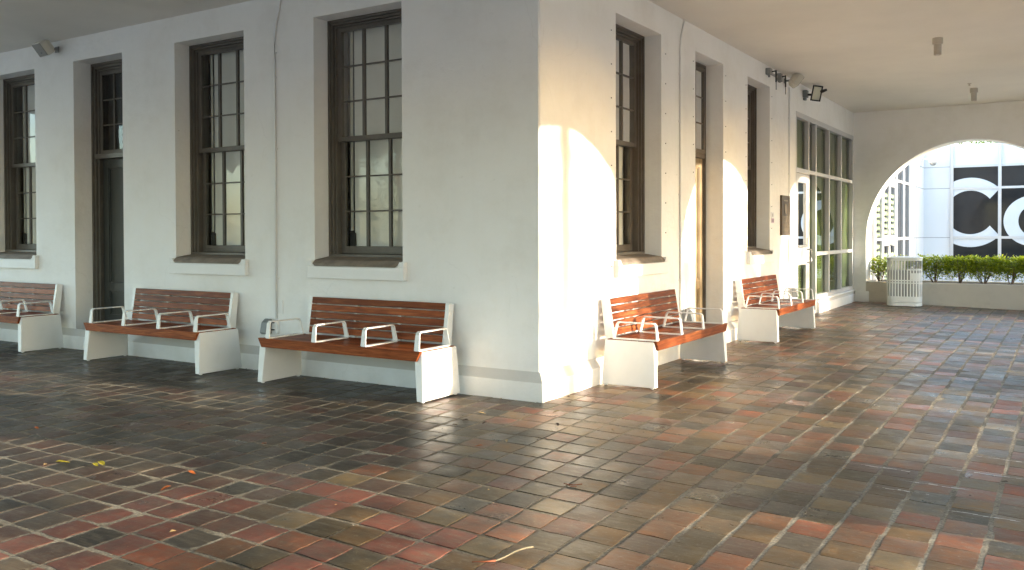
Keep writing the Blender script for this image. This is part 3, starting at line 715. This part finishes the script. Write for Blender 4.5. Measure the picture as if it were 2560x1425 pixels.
def plaque():
    t = empty('plaque', (0,7.675,1.725), R(90), 'bronze plaque with raised lines of text on the wall left of the glazed door', 'plaque')
    b = MB(); b.box(-.235,.235,-.022,0,-.315,.315); ring(b,-.235,.235,-.315,.315,.022,-.034,-.022); b.build('plate', M['bronze'], t, bevel=.003)
    r_ = random.Random(5); k = MB(); z = .25
    k.lathe([(.055,0),(.06,.004),(.0,.008)],n=20) if False else None
    k.box(-.12,.12,-.029,-.021,.225,.245)
    z = -.02
    while z > -.27:
        x = -.185
        while x < .16:
            w = r_.uniform(.02,.055); k.box(x,min(x+w,.185),-.027,-.021,z,z+.010); x += w+.010
        z -= .021
    T = Matrix.Rotation(R(90),4,'X') 
    pts = [Vector((.07*math.cos(2*math.pi*i/24),-.030,.10+.085*math.sin(2*math.pi*i/24))) for i in range(24)]; pts2 = [Vector((v.x,-.021,v.z)) for v in pts]
    k.loft(pts2,pts); k.build('raised_text', M['bronzehi'], t)
plaque()
def sign():
    t = empty('wall_sign', (0,7.02,1.68), R(90), 'small white sign with mauve lower half on the wall beside the bronze plaque', 'sign')
    b = MB(); b.box(-.075,.075,-.006,0,-.085,.085); b.build('plate', M['paper'], t)
    b = MB(); b.box(-.062,.062,-.009,-.0061,-.075,-.012); b.build('mauve_field', M['mauve'], t)
    k = MB()
    k.box(-.018,-.006,-.008,-.0062,.015,.065); k.box(.006,.018,-.008,-.0062,.015,.065); k.box(-.006,.006,-.008,-.0062,.036,.046)
    for i in range(4): k.box(-.05+i*.027,-.036+i*.027,-.0105,-.0091,-.06,-.027)
    k.build('lettering', M['greyprint'], t)
sign()

def ceiling_lamp(loc, label):
    t = empty('ceiling_lamp', loc, 0, label, 'ceiling lamp', 'taupe cylinder lamps on the ceiling')
    c = MB(); c.lathe([(.062,0),(.064,-.004),(.064,-.074),(.058,-.077)],n=32); c.build('canopy', M['lampm'], t)
    b = MB(); b.lathe([(.042,-.077),(.046,-.080),(.046,-.214),(.043,-.218),(.040,-.205)],n=32); b.build('shade', M['lampm'], t)
    l = MB(); l.lathe([(.015,-.205),(.018,-.214),(.012,-.222)],c=(.0,-.01),n=14); l.build('bulb', M['alu'], t)
    return t
l1 = ceiling_lamp((2.397,6.092,H), 'taupe cylinder lamp on the ceiling, the larger and nearer one')
l2 = copy_tree(l1); l2.location = (2.426,10.841,H); l2['label'] = 'taupe cylinder lamp on the ceiling close to the arch wall'
s = MB(); s.lathe([(.035,0),(.030,-.008),(.012,-.012),(.010,-.035),(.022,-.037),(.022,-.042),(.004,-.045)],c=(2.408,10.229),n=18)
o = s.build('sprinkler_head', M['lampm']); o.location = (0,0,H); tag(o, 'tiny sprinkler head on the ceiling between the two cylinder lamps', 'sprinkler')

# ------------------------------------------------------------------ planter, hedge, bin
p = MB(); p.box(.256,4.164,12.972,13.12,-.3,.428); p.box(.256,4.164,13.95,14.08,-.3,.428); p.box(.256,.36,13.12,13.95,-.3,.428); p.box(4.06,4.164,13.12,13.95,-.3,.428)
pl = p.build('planter', M['planter'], bevel=.008); tag(pl, 'long low taupe planter wall closing off the far arch', 'planter')
s = MB()
for i in range(20):
    a,b = .36+i*.185,.36+(i+1)*.185
    s.quad((a,13.12,.395+.01*math.sin(i*2.1)),(b,13.12,.395+.01*math.sin(i*2.1+2.1)),(b,13.95,.40),(a,13.95,.40))
s.build('soil', M['soil'], pl)

def leaf(mb, c, d, n, ln, w):
    """a folded leaf: two quads along the midrib"""
    d = d.normalized(); sd = d.cross(n)
    if sd.length < 1e-4: sd = Vector((1,0,0))
    sd.normalize(); nn = sd.cross(d).normalized()
    a = c; e = c+d*ln-nn*ln*.12; m1 = c+d*ln*.45+sd*w+nn*w*.35; m2 = c+d*ln*.45-sd*w+nn*w*.35; mm = c+d*ln*.5
    mb.add([a,m1,e,m2,mm],[(0,4,1),(1,4,2),(0,3,4),(3,2,4)])
def make_shrub(seed, w, h, nl, full=1.0):
    r = random.Random(seed); t = empty('hedge_shrub')
    st = MB(); fo = MB(); tips = []
    for k in range(6):
        a = r.uniform(0,6.28); sp = r.uniform(.2,.95)
        e = Vector((math.cos(a)*w*.5*sp, math.sin(a)*.16*sp, h*r.uniform(.6,.95)))
        b = Vector((math.cos(a)*.02, math.sin(a)*.02, -.02)); m = b.lerp(e,.5)+Vector((e.x*.12,0,-.02))
        st.tube([b,m,e],[.011,.008,.004],6); tips += [m.lerp(e,.35), m.lerp(e,.7), e]
        for q in range(2):
            s0 = b.lerp(m,r.uniform(.5,1)); e2 = s0+Vector((r.uniform(-1,1)*w*.3, r.uniform(-.12,.12), r.uniform(.06,.2)))
            st.tube([s0,e2],[.005,.003],5); tips.append(e2)
    st.build('stems', M['bark'], t)
    n = 0
    while n < nl:
        x,y,z = r.uniform(-.52,.52)*w, r.gauss(0,.10), r.uniform(.10,1)*h
        zz = z/h
        dens = min(1,max(.05,(zz-.12)/.42)) * (1 if zz < .93 else .5)
        if zz < .45 and abs(x) > w*.2: dens *= .55
        if r.random() > dens: continue
        c = Vector((x,y,z+r.gauss(0,.018)))
        d = Vector((r.gauss(0,.7)+x*.8, r.gauss(0,.7)+y*3, r.uniform(.0,1.1)))
        leaf(fo, c, d, Vector((r.gauss(0,.5),r.gauss(0,.5),1)), r.uniform(.036,.060), r.uniform(.011,.018)); n += 1
    fo.build('foliage', M['hedge'], t, fix=False)
    return t
GH = 'clipped shrubs in the planter under the far arch'
sh = [(.44,.36,'clipped green shrub at the left end of the planter, between arch jamb and bin',1,.48,900),
      (.98,.50,'clipped green shrub hidden mostly behind the slatted bin',2,.52,1300),
      (1.50,.5,'clipped green shrub just right of the slatted bin',3,.52,2300),
      (1.96,.5,'clipped green shrub second to the right of the slatted bin',4,.52,2300),
      (2.40,.5,'clipped green shrub third to the right of the bin, with a thick flared trunk base',5,.52,2300),
      (2.87,.5,'clipped green shrub at the right picture edge, cut by the frame',6,.52,2300),
      (3.34,.5,'clipped green shrub beyond the right picture edge in the planter',7,.52,2300),
      (3.8,.5,'clipped green shrub at the far right end of the planter, out of frame',8,.50,800)]
for (x,w_,lab,sd,hh,nl) in sh:
    t = make_shrub(sd, .56 if sd > 1 else .36, hh+.02, nl); t.location = (x,13.55,.40); tag(t, lab, 'shrub', GH)
w = MB()
for k in range(22): x = .45+k*.165; w.tube([(x,13.90,.40),(x,13.90,.60)],.0028,5)
for z in (.46,.53,.60): w.tube([(.42,13.90,z),(4.0,13.90,z)],.0022,5)
tag(w.build('wire_fence', M['wire']), 'low thin wire mesh fence behind the hedge stems', 'fence')

def make_bin():
    t = empty('litter_bin', (1.085,12.42,fz(1.085)), R(4), 'pale slatted litter bin standing against the planter under the far arch', 'litter bin')
    W,D = .315,.24
    n = 36
    raw = []
    for k in range(721):
        a = 2*math.pi*k/720; c,s_ = math.cos(a),math.sin(a); e = .5
        raw.append((math.copysign(abs(c)**e,c), math.copysign(abs(s_)**e,s_)))
    cum = [0]
    for p_,q_ in zip(raw,raw[1:]): cum.append(cum[-1]+math.hypot((q_[0]-p_[0])*W,(q_[1]-p_[1])*D))
    def outline(k, off=0):       # squarish rounded plan, evenly divided
        t_ = (k%n)/n*cum[-1]; i = 0
        while i < 719 and cum[i+1] < t_: i += 1
        f_ = (t_-cum[i])/max(1e-9,cum[i+1]-cum[i]); x = raw[i][0]+(raw[i+1][0]-raw[i][0])*f_; y = raw[i][1]+(raw[i+1][1]-raw[i][1])*f_
        return Vector((x*(W+off), y*(D+off), 0))
    def band(mb, z0, z1, ks=None, o0=-.005, o1=.005):
        ks = range(n) if ks is None else ks
        for k in ks:
            A = [outline(k,o0),outline(k+1,o0),outline(k+1,o1),outline(k,o1)]
            mb.loft([v+Vector((0,0,z0)) for v in A],[v+Vector((0,0,z1)) for v in A])
    b = MB()
    openk = [k for k in range(n) if outline(k+.5).x > .06 and outline(k+.5).y < .02]
    closed = [k for k in range(n) if k not in openk]
    band(b,.085,.20); band(b,.455,.475); band(b,.50,.525); band(b,.715,.745,openk); band(b,.90,.925)
    for k in range(n):
        A = [outline(k+.0,-.004),outline(k+.60,-.004),outline(k+.60,.004),outline(k+.0,.004)]
        top = .72 if k in openk else .91
        b.loft([v+Vector((0,0,.195)) for v in A],[v+Vector((0,0,top)) for v in A])
    b.build('body', M['bin'], t)
    f = MB(); ks = list(range(n))
    f.add([outline(k,.004)+Vector((0,0,.012)) for k in ks]+[outline(k,.004)+Vector((0,0,.078)) for k in ks],[tuple(ks)[::-1],tuple(n+k for k in ks)]+[(k,(k+1)%n,n+(k+1)%n,n+k) for k in ks]); f.build('base', M['bin'], t)
    l = MB(); l.add([outline(k,.012)+Vector((0,0,.925)) for k in ks]+[outline(k,.012)+Vector((0,0,.965)) for k in ks]+[outline(k,-.12)+Vector((0,0,.985)) for k in ks],
        [tuple(ks)[::-1],tuple(2*n+k for k in ks)]+[(k,(k+1)%n,n+(k+1)%n,n+k) for k in ks]+[(n+k,n+(k+1)%n,2*n+(k+1)%n,2*n+k) for k in ks]); l.build('lid', M['bin'], t)
    i = MB(); i.add([outline(k,-.014)+Vector((0,0,.09)) for k in ks]+[outline(k,-.014)+Vector((0,0,.705)) for k in ks],[tuple(ks)[::-1],tuple(n+k for k in ks)]+[(k,(k+1)%n,n+(k+1)%n,n+k) for k in ks]); i.build('liner', M['liner'], t)
    p = MB(); ks2 = [k for k in range(n) if outline(k+.5).x > .13 and outline(k+.5).y < -.05]
    band(p,.53,.66,ks2,.004,.009); p.build('plate', M['bin'], t)
    for (x,y) in ((-.22,-.15),(.22,-.15),(-.22,.15),(.22,.15)):
        q = MB(); q.lathe([(.02,-.004),(.02,.012)],c=(x,y),n=10); q.build('foot', M['black'], t)
make_bin()

# ------------------------------------------------------------------ the office building beyond the arch
YF = 23.61
off = empty('office_building', (0,YF,0), 0, 'white panelled office building with giant pale letters on dark glass, seen through the arch', 'building')
def oy(y): return y-YF
HT = 4.12
w = MB()
w.box(-6,9,0.0,6,-.3,HT); w.box(-6,0.0,oy(14.4),0.0,-.3,HT)
w.build('wall', M['panel'], off)
# cladding seams as thin dark joints 2 mm proud
s = MB()
for z in (1.283,2.797,3.455):
    s.box(.0025,.743,-.0025,0,z-.008,z+.008); s.box(0,.0025,oy(20.5),-.0,z-.008,z+.008)
for x in (.735,): s.box(x-.006,x+.006,-.003,0,0,HT)
for y in (20.5,22.0): s.box(0,.003,oy(y)-.005,oy(y)+.005,0,HT)
s.build('cladding_joint', M['seam'], off)
# front glazing grid
fr = MB(); xs = [.743,2.034,3.33,4.63,5.93,7.23,8.5]
for i,x in enumerate(xs): fr.box(x,x+.088,-.07,0,-.1,HT)
rows = [(1.25,1.325),(2.75,2.82),(3.42,3.485)]
for i in range(len(xs)-1):
    for a,b in rows: fr.box(xs[i]+.088,xs[i+1],-.062,0,a,b)
fw_ = fr.build('window', M['alu'], off)
g1 = MB()
for i in range(len(xs)-1):
    for a,b in ((.25,1.25),(1.325,2.75),(2.82,3.42)): g1.box(xs[i]+.088,xs[i+1],-.022,-.004,a,b)
g1.build('pane', M['dglass'], fw_)
def letter(name, polys):
    l = MB()
    for i in range(len(xs)-1):
        for (za,zb) in ((.25,1.25),(1.325,2.75),(2.82,3.42)):
            xa,xb = xs[i]+.088,xs[i+1]
            for poly in polys:
                q = clip(poly, xa,xb,za,zb)
                if len(q) >= 3:
                    l.add([(x,-.0245,z) for x,z in q],[tuple(range(len(q)))])
    return l.build(name, M['vinyl'], off, fix=False)
def clip(poly, xa,xb,za,zb):
    def cut(p, f):
        out = []
        for i in range(len(p)):
            a,b = p[i],p[(i+1)%len(p)]; fa,fb = f(a),f(b)
            if fa >= 0: out.append(a)
            if (fa >= 0) != (fb >= 0):
                t = fa/(fa-fb); out.append((a[0]+(b[0]-a[0])*t, a[1]+(b[1]-a[1])*t))
        return out
    for f in (lambda p:p[0]-xa, lambda p:xb-p[0], lambda p:p[1]-za, lambda p:zb-p[1]):
        poly = cut(poly,f)
        if len(poly) < 3: return []
    return poly
def sector(cx,cz,Ro,ro,a0,a1,n=48,ox=None,rx=None):
    out = []
    for k in range(n):
        t0,t1 = a0+(a1-a0)*k/n, a0+(a1-a0)*(k+1)/n
        f = lambda r,t,q: (cx+(q if q else r)*math.cos(t), cz+r*math.sin(t))
        out.append([f(Ro,t0,ox),f(Ro,t1,ox),f(ro,t1,rx),f(ro,t0,rx)])
    return out
letter('letter_c', sector(1.289,2.047,1.053,.664,R(42),R(318)) + [[(1.289+.664*math.cos(R(37.5)),2.047+.664*math.sin(R(37.5))),(1.289+1.053*math.cos(R(42)),2.047+1.053*math.sin(R(42))),(1.289+.664*math.cos(R(42)),2.047+.664*math.sin(R(42)))],
  [(1.289+.664*math.cos(R(37.5)),2.047-.664*math.sin(R(37.5))),(1.289+1.053*math.cos(R(42)),2.047-1.053*math.sin(R(42))),(1.289+.664*math.cos(R(42)),2.047-.664*math.sin(R(42)))]])
letter('letter_o', sector(2.935,1.775,.745,.44,0,2*math.pi,64,.758,.372))
# side wing, facing the sun
sf = MB(); yl = lambda a,b: (oy(a),oy(b))
def sbox(mb,a,b,z0,z1,x0=0.0,x1=.06): mb.box(x0,x1,oy(a),oy(b),z0,z1)
for a,b in ((15.05,15.22),(15.95,16.21),(18.0,18.16),(19.15,19.36),(20.25,20.46)): sbox(sf,a,b,-.1,HT,0,.07)
for a,b in ((15.22,15.95),(18.16,19.15),(19.36,20.25)):
    for z0,z1 in ((1.25,1.315),(2.76,2.82),(-.1,.12)): sbox(sf,a,b,z0,z1)
sbox(sf,16.21,18.0,2.74,2.82); sw = sf.build('window', M['alu'], off)
g2 = MB()
for a,b in ((15.22,15.95),(18.16,19.15),(19.36,20.25)):
    for z0,z1 in ((.12,1.25),(1.315,2.76),(2.82,HT-.2)): g2.box(.004,.02,oy(a),oy(b),z0,z1)
g2.box(.004,.02,oy(16.21),oy(18.0),2.82,HT-.2); g2.build('pane', M['dglass'], sw)
def office_door(a, b, hy):
    d = MB(); z1 = 2.735
    sbox(d,a,a+.12,.0,z1,.0,.055); sbox(d,b-.12,b,.0,z1,.0,.055)
    for z0,zz in ((0,.2),(1.12,1.38),(2.60,z1)): sbox(d,a+.12,b-.12,z0,zz,.0,.053)
    o = d.build('glass_door', M['alu'], off)
    p = MB()
    for z0,zz in ((.2,1.12),(1.38,2.60)): p.box(.004,.02,oy(a+.12),oy(b-.12),z0,zz)
    p.build('pane', M['dglass'], o)
    h = MB(); h.tube([(.05,oy(hy),1.12),(.10,oy(hy),1.14),(.10,oy(hy),1.50),(.05,oy(hy),1.52)],.014,8); h.build('handle', M['greymetal'], o)
    zz = MB(); stripes(zz, a+.13, b-.13, ((.22,1.10),(1.40,2.58))); zz.build('zigzag_decal', M['zig'], o, fix=False)
def stripes(mb, a, b, zr):
    for (z0,z1) in zr:
        z = z0
        while z < z1-.17:
            n = max(2,int(round((b-a)/.14))*2)
            for k in range(n):
                y0,y1 = a+(b-a)*k/n, a+(b-a)*(k+1)/n
                u0,u1 = (0,.085) if k%2==0 else (.085,0)
                mb.add([(.023,oy(y0),z+u0),(.023,oy(y1),z+u1),(.023,oy(y1),z+u1+.045),(.023,oy(y0),z+u0+.045)],[(0,1,2,3)])
            z += .15
office_door(16.21,17.10,17.02); office_door(17.10,18.0,17.18)
zz = MB(); stripes(zz,15.24,15.93,((.14,1.24),(1.33,2.74))); zz.build('zigzag_decal', M['zig'], off, fix=False)
ca = empty('security_camera', (.0,22.9,3.62), 0, 'white dome security camera on a bracket at the inner corner of the office building', 'camera')
b = MB(); b.tube([(.0,0,.06),(.22,0,.06),(.30,0,.02)],.03,10); b.box(0,.02,-.07,.07,-.02,.13); b.build('bracket', M['alu'], ca)
b = MB(); b.lathe([(.02,.05),(.11,.04),(.125,.0),(.125,-.06),(.10,-.075)],c=(.34,0),n=24); b.build('housing', M['alu'], ca)
b = MB(); b.lathe([(.095,-.07),(.085,-.115),(.05,-.15),(.01,-.16)],c=(.34,0),n=24); b.build('dome', M['greymetal'], ca, smooth=True)

# ------------------------------------------------------------------ leaves and a twig on the paving
LV = [('yellow',-1.559,-3.354),('yellow',-1.308,-3.246),('orange',-0.835,-2.336),('orange',-0.641,-3.086),('orange',-0.488,-3.376),('brown',0.812,0.744),('brown',-0.096,-0.985),('brown',0.090,-0.989),('orange',0.466,-1.618),('brown',-0.062,-1.164),('tan',-0.130,-0.703),('tan',0.548,-1.392),('tan',0.346,-0.338),('brown',0.589,-0.750),('tan',1.959,1.077),('brown',3.531,-0.476),('brown',1.120,0.344),('orange',-2.675,-2.891),('tan',1.223,0.215)]
where = ['yellow leaf at the left, first of the yellow pair','yellow leaf, the yellow one nearer the dark tile seam','small orange leaf between bench and red tiles, in the middle of the left paving','orange brown leaf on a dark tile, left paving','bright orange curled leaf on the left paving by the red tiles',
 'dark dry leaf on the paving in front of the sunlit bench leg','dark dry leaf below the plinth corner','dark dry leaf on the glossy paving right of the bench glare','orange leaf on the glossy paving below the building corner','brown curled leaf at the edge of the bench reflection',
 'tan leaf next to the plinth left of the corner','tan leaf on the glossy paving among dark bits','tan leaf lying just off the building corner','brown leaf bit below the building corner on a pale tile','tan leaf on the sunlit paving at mid right','dark crumpled leaf at the right picture edge','brown leaf scrap in the sun in front of the first sunlit bench','small orange leaf at the far left of the paving','tan leaf scrap in front of the first sunlit bench']
mm = dict(yellow=M['yl'],orange=M['ol'],brown=M['bl'],tan=M['tl'])
lr = random.Random(21)
for (c,x,y),lab in zip(LV,where):
    m_ = MB(); sz = dict(yellow=.040,orange=.032,brown=.026,tan=.028)[c]*lr.uniform(.85,1.2); a = lr.uniform(0,6.28); n = 6
    def P(u,v): return Vector((u*math.cos(a)-v*math.sin(a), u*math.sin(a)+v*math.cos(a), .004+abs(v)*.5+.15*sz*math.sin(u/sz*2)))
    L_, Rr, C_ = [],[],[]
    for k in range(n+1):
        u = (k/n-.5)*2*sz; wv = sz*.42*math.sin(math.pi*min(.98,max(.03,k/n)))**.8
        C_.append(P(u,0)); L_.append(P(u,wv)); Rr.append(P(u,-wv))
    vs = L_+C_+Rr; q = n+1; fs = []
    for k in range(n): fs += [(k,k+1,q+k+1,q+k),(q+k,q+k+1,2*q+k+1,2*q+k)]
    m_.add(vs,fs)
    if c == 'yellow': m_.add([v*.8+Vector((sz*1.1*math.cos(a+1.9),sz*1.1*math.sin(a+1.9),.004)) for v in vs],fs)
    o = m_.build('fallen_leaf', mm[c], fix=False); o.location = (x,y,fz(x)+.002); tag(o, lab, 'leaf', 'fallen leaves on the brick paving')
gr = MB(); rg = random.Random(9)
for i in range(420):
    if i % 2: x,y = (rg.uniform(-9,.1), -.06-abs(rg.gauss(0,.12))) if i % 4 == 1 else (.06+abs(rg.gauss(0,.16)), rg.uniform(0,8.3))
    else: x,y = rg.uniform(-3,4), rg.uniform(-4.5,6)
    sz = rg.uniform(.002,.006) if i % 5 else rg.uniform(.006,.012); a = rg.uniform(0,3.1); zz_ = fz(x)+.0015
    gr.add([(x+sz*1.6*math.cos(a),y+sz*1.6*math.sin(a),zz_),(x-sz*math.sin(a),y+sz*math.cos(a),zz_+sz*.6),(x-sz*1.6*math.cos(a),y-sz*1.6*math.sin(a),zz_),(x+sz*math.sin(a),y-sz*math.cos(a),zz_+sz*.3)],[(0,1,2,3)],0 if i % 3 else 1)
tag(gr.build('debris', [M['bl'],M['tl']], fix=False), kind='stuff')
t = MB(); z = lambda x: fz(x)+.008
t.tube([(1.614,-3.344,z(1.6)+.002),(1.66,-3.300,z(1.66)),(1.697,-3.275,z(1.7)+.004)],[.0025,.004,.005],6,1)
t.tube([(1.697,-3.275,z(1.7)+.004),(1.700,-3.20,z(1.7)),(1.712,-3.131,z(1.71)+.006),(1.735,-3.075,z(1.73)+.01),(1.750,-3.040,z(1.75)+.006)],[.0035,.004,.0045,.0045,.0035],6,0)
tag(t.build('twig', [M['twig'],M['twigr']], smooth=True), 'pale curved twig with a reddish end lying on the paving', 'twig')
t = MB(); t.tube([(1.371,-2.059,z(1.37)),(1.40,-2.07,z(1.4)+.004),(1.43,-2.05,z(1.43)),(1.45,-2.059,z(1.45)+.006),(1.461,-2.004,z(1.46))],.003,5); t.tube([(1.40,-2.07,z(1.4)+.004),(1.43,-2.085,z(1.4)),(1.46,-2.07,z(1.4))],.0025,5)
tag(t.build('dry_tendril', M['twigr'], smooth=True), 'thin reddish dry tendril on the bright glossy paving', 'twig')

# ------------------------------------------------------------------ trees outside (dapple the sun, show in the window reflections)
def palm(loc, h, r0, label, seed, nf=26, fl=1.9):
    r = random.Random(seed); t = empty('palm_tree', loc, 0, label, 'palm tree', 'palms outside the arcade')
    k = MB(); k.tube([(0,0,0),(.01,0,h*.5),(0,.01,h)],[r0*1.3,r0,r0*.85],12); k.build('trunk', M['bark'], t, smooth=True)
    c = MB()
    for i in range(nf):
        a = 2*math.pi*i/nf+r.uniform(-.1,.1); el = r.uniform(-.7,1.1); L_ = fl*r.uniform(.8,1.1)
        pts = []
        for q in range(9):
            s_ = q/8*L_; pts.append(Vector((math.cos(a)*s_*math.cos(el), math.sin(a)*s_*math.cos(el), h+s_*math.sin(el)-.42*s_*s_/L_)))
        for q in range(1,9):
            d = (pts[q]-pts[q-1]).normalized(); sd = d.cross(Vector((0,0,1))).normalized()
            for s2 in (-1,1):
                for w2 in (.25,.75):
                    b0 = pts[q-1].lerp(pts[q],w2); ll = .42*math.sin(math.pi*(q-.5+w2*.5)/9.3)+.06
                    e = b0+(sd*s2*.85+d*.6).normalized()*ll+Vector((0,0,-.12*ll)); wd = d*.018
                    c.add([b0-wd,b0+wd,e],[(0,1,2)])
        c.tube(pts,[.014]*5+[.008]*4,4)
    c.build('crown', M['palm'], t, fix=False); return t
def tree(loc, h, cr, label, seed, n=2600, lf=.16, ht=.35):
    r = random.Random(seed); t = empty('broad_tree', loc, 0, label, 'tree', 'broad trees outside the arcade')
    k = MB(); k.tube([(0,0,0),(.03,.02,h*.3),(0,0,h*.55)],[.16,.12,.08],10)
    cl = []
    for i in range(9):
        a = r.uniform(0,6.28); e = Vector((math.cos(a)*cr*r.uniform(.3,.9), math.sin(a)*cr*r.uniform(.3,.9), h*r.uniform(ht+.1,.9)))
        k.tube([(0,0,h*.3),(e.x*.4,e.y*.4,h*.5),tuple(e)],[.07,.045,.02],7); cl.append((e,cr*r.uniform(.3,.55)))
    k.build('trunk', M['bark'], t, smooth=True)
    c = MB()
    for i in range(n):
        e,rad = r.choice(cl); v = Vector((r.gauss(0,1),r.gauss(0,1),r.gauss(0,.8))).normalized()*rad*r.random()**.4
        leaf(c, e+v, Vector((r.gauss(0,1),r.gauss(0,1),r.gauss(-.2,.7))), Vector((r.gauss(0,1),r.gauss(0,1),1)), lf*r.uniform(.7,1.3), lf*.28)
    c.build('crown', M['tree'], t, fix=False); return t
def treeline_and_screen():
    r = random.Random(77); c = MB()
    for i in range(8000):
        y = r.uniform(-9,24); x = r.uniform(15.5,18.5)
        top = 2.95+.35*math.sin(y*1.3)+.25*math.sin(y*3.1+1)+.2*math.sin(y*7.7)
        z = -.3+ (top+.3)*r.random()**.8
        if r.random() < .16: z += r.uniform(0,.9)
        leaf(c, Vector((x,y,z)), Vector((r.gauss(0,1),r.gauss(0,1),r.gauss(0,.7))), Vector((r.gauss(0,1),r.gauss(0,1),1)), r.uniform(.12,.24), .05)
    i = 0
    while i < 11000:                     # unseen loose leaves added farther out to dim the sun patches
        y, z = r.uniform(-6,24), r.uniform(2.4,8.2)
        if r.random() > .62+.38*math.sin(y*1.9+.4)*math.sin(z*1.7+y*.6): continue
        leaf(c, Vector((r.uniform(19.5,27),y,z)), Vector((r.gauss(0,1),r.gauss(0,1),r.gauss(0,.7))), Vector((r.gauss(0,1),r.gauss(0,1),1)), r.uniform(.16,.34), .075); i += 1
    tag(c.build('treeline_sun_screen', M['tree'], fix=False), kind='stuff')
treeline_and_screen()
AZ = math.atan(.25); ELV = R(10.0)
def onray(y_wall, dist): return (dist*math.cos(AZ), y_wall+dist*math.sin(AZ), -.32)
palm(onray(.46,17), 7.2, .12, 'slim palm tree outside whose trunk casts the vertical shadow streak beside the building corner', 31)
palm(onray(5.75,13), 3.75, .10, 'short palm tree outside that dapples the sun patch by the second sunlit window', 32, 24, 1.5)
palm(onray(3.45,16), 4.2, .07, 'short thin palm tree outside that dapples the sun beside the tan door', 33, 20, 1.3)
palm((-13.2,-13.5,-.32), 4.4, .16, 'stout palm tree reflected in the biggest shaded window', 34, 30, 2.2)
tree((-14.5,-17,-.32), 5.0, 3.2, 'broad tree reflected in the lower panes of the shaded windows', 41)
tree((-5,-20,-.32), 6.0, 3.6, 'broad tree across the lawn reflected faintly in the shaded windows', 42)
tree((3.0,33,-.32), 7.4, 3.4, 'broad tree rising just above the office roof edge', 43)
tree((31,24.0,-.32), 8.0, 3.4, 'broad tree east of the office that dapples its sunny wing', 44, 1700)

# ------------------------------------------------------------------ camera
q = [2205.405592262807, 615.9263073495246]
C = Vector((3.85885522,-6.5502865,1.45)); fw = Vector((-0.53451616,0.84503373,-0.01450755)); rt = Vector((0.84514373,0.53452887,-0.0033124)); up = Vector((-0.00495562,0.01403149,0.99988927))
cam = bpy.data.cameras.new('camera'); co = bpy.data.objects.new('camera', cam); COL.objects.link(co)
m4 = Matrix(((rt.x,up.x,-fw.x,C.x),(rt.y,up.y,-fw.y,C.y),(rt.z,up.z,-fw.z,C.z),(0,0,0,1))); co.matrix_world = m4
cam.sensor_width = 36; cam.sensor_fit = 'HORIZONTAL'; cam.lens = q[0]/2560*36
cam.shift_x = 0; cam.shift_y = (q[1]-712.5)/2560
cam.clip_start = .05; cam.clip_end = 1000
sc.camera = co

# ------------------------------------------------------------------ light
wd = bpy.data.worlds.new('World'); sc.world = wd; wd.use_nodes = True; nt = wd.node_tree; nt.nodes.clear()
sky = nt.nodes.new('ShaderNodeTexSky'); sky.sky_type = 'NISHITA'; sky.sun_disc = False
bg = nt.nodes.new('ShaderNodeBackground'); bg.inputs[1].default_value = .15; ow = nt.nodes.new('ShaderNodeOutputWorld')
nt.links.new(sky.outputs[0], bg.inputs[0]); nt.links.new(bg.outputs[0], ow.inputs[0])
sdir = Vector((math.cos(ELV)*math.cos(AZ), math.cos(ELV)*math.sin(AZ), math.sin(ELV)))   # towards the sun
sky.sun_elevation = ELV; sky.sun_rotation = math.atan2(sdir.x, sdir.y); sky.air_density = 1.0; sky.dust_density = 1.0; sky.ozone_density = 1.6
sl = bpy.data.lights.new('sun','SUN'); sl.energy = 2.0; sl.angle = R(.53); sl.color = (1.0,.90,.74)
so = bpy.data.objects.new('sun', sl); COL.objects.link(so); so.rotation_euler = sdir.to_track_quat('Z','Y').to_euler(); so.location = (20,5,8)

sc.view_settings.view_transform = 'Standard'; sc.view_settings.look = 'None'; sc.view_settings.gamma = 1; sc.view_settings.exposure = 3.12
sc.cycles.max_bounces = 10; sc.cycles.diffuse_bounces = 7; sc.cycles.transparent_max_bounces = 16
sc.cycles.use_denoising = True
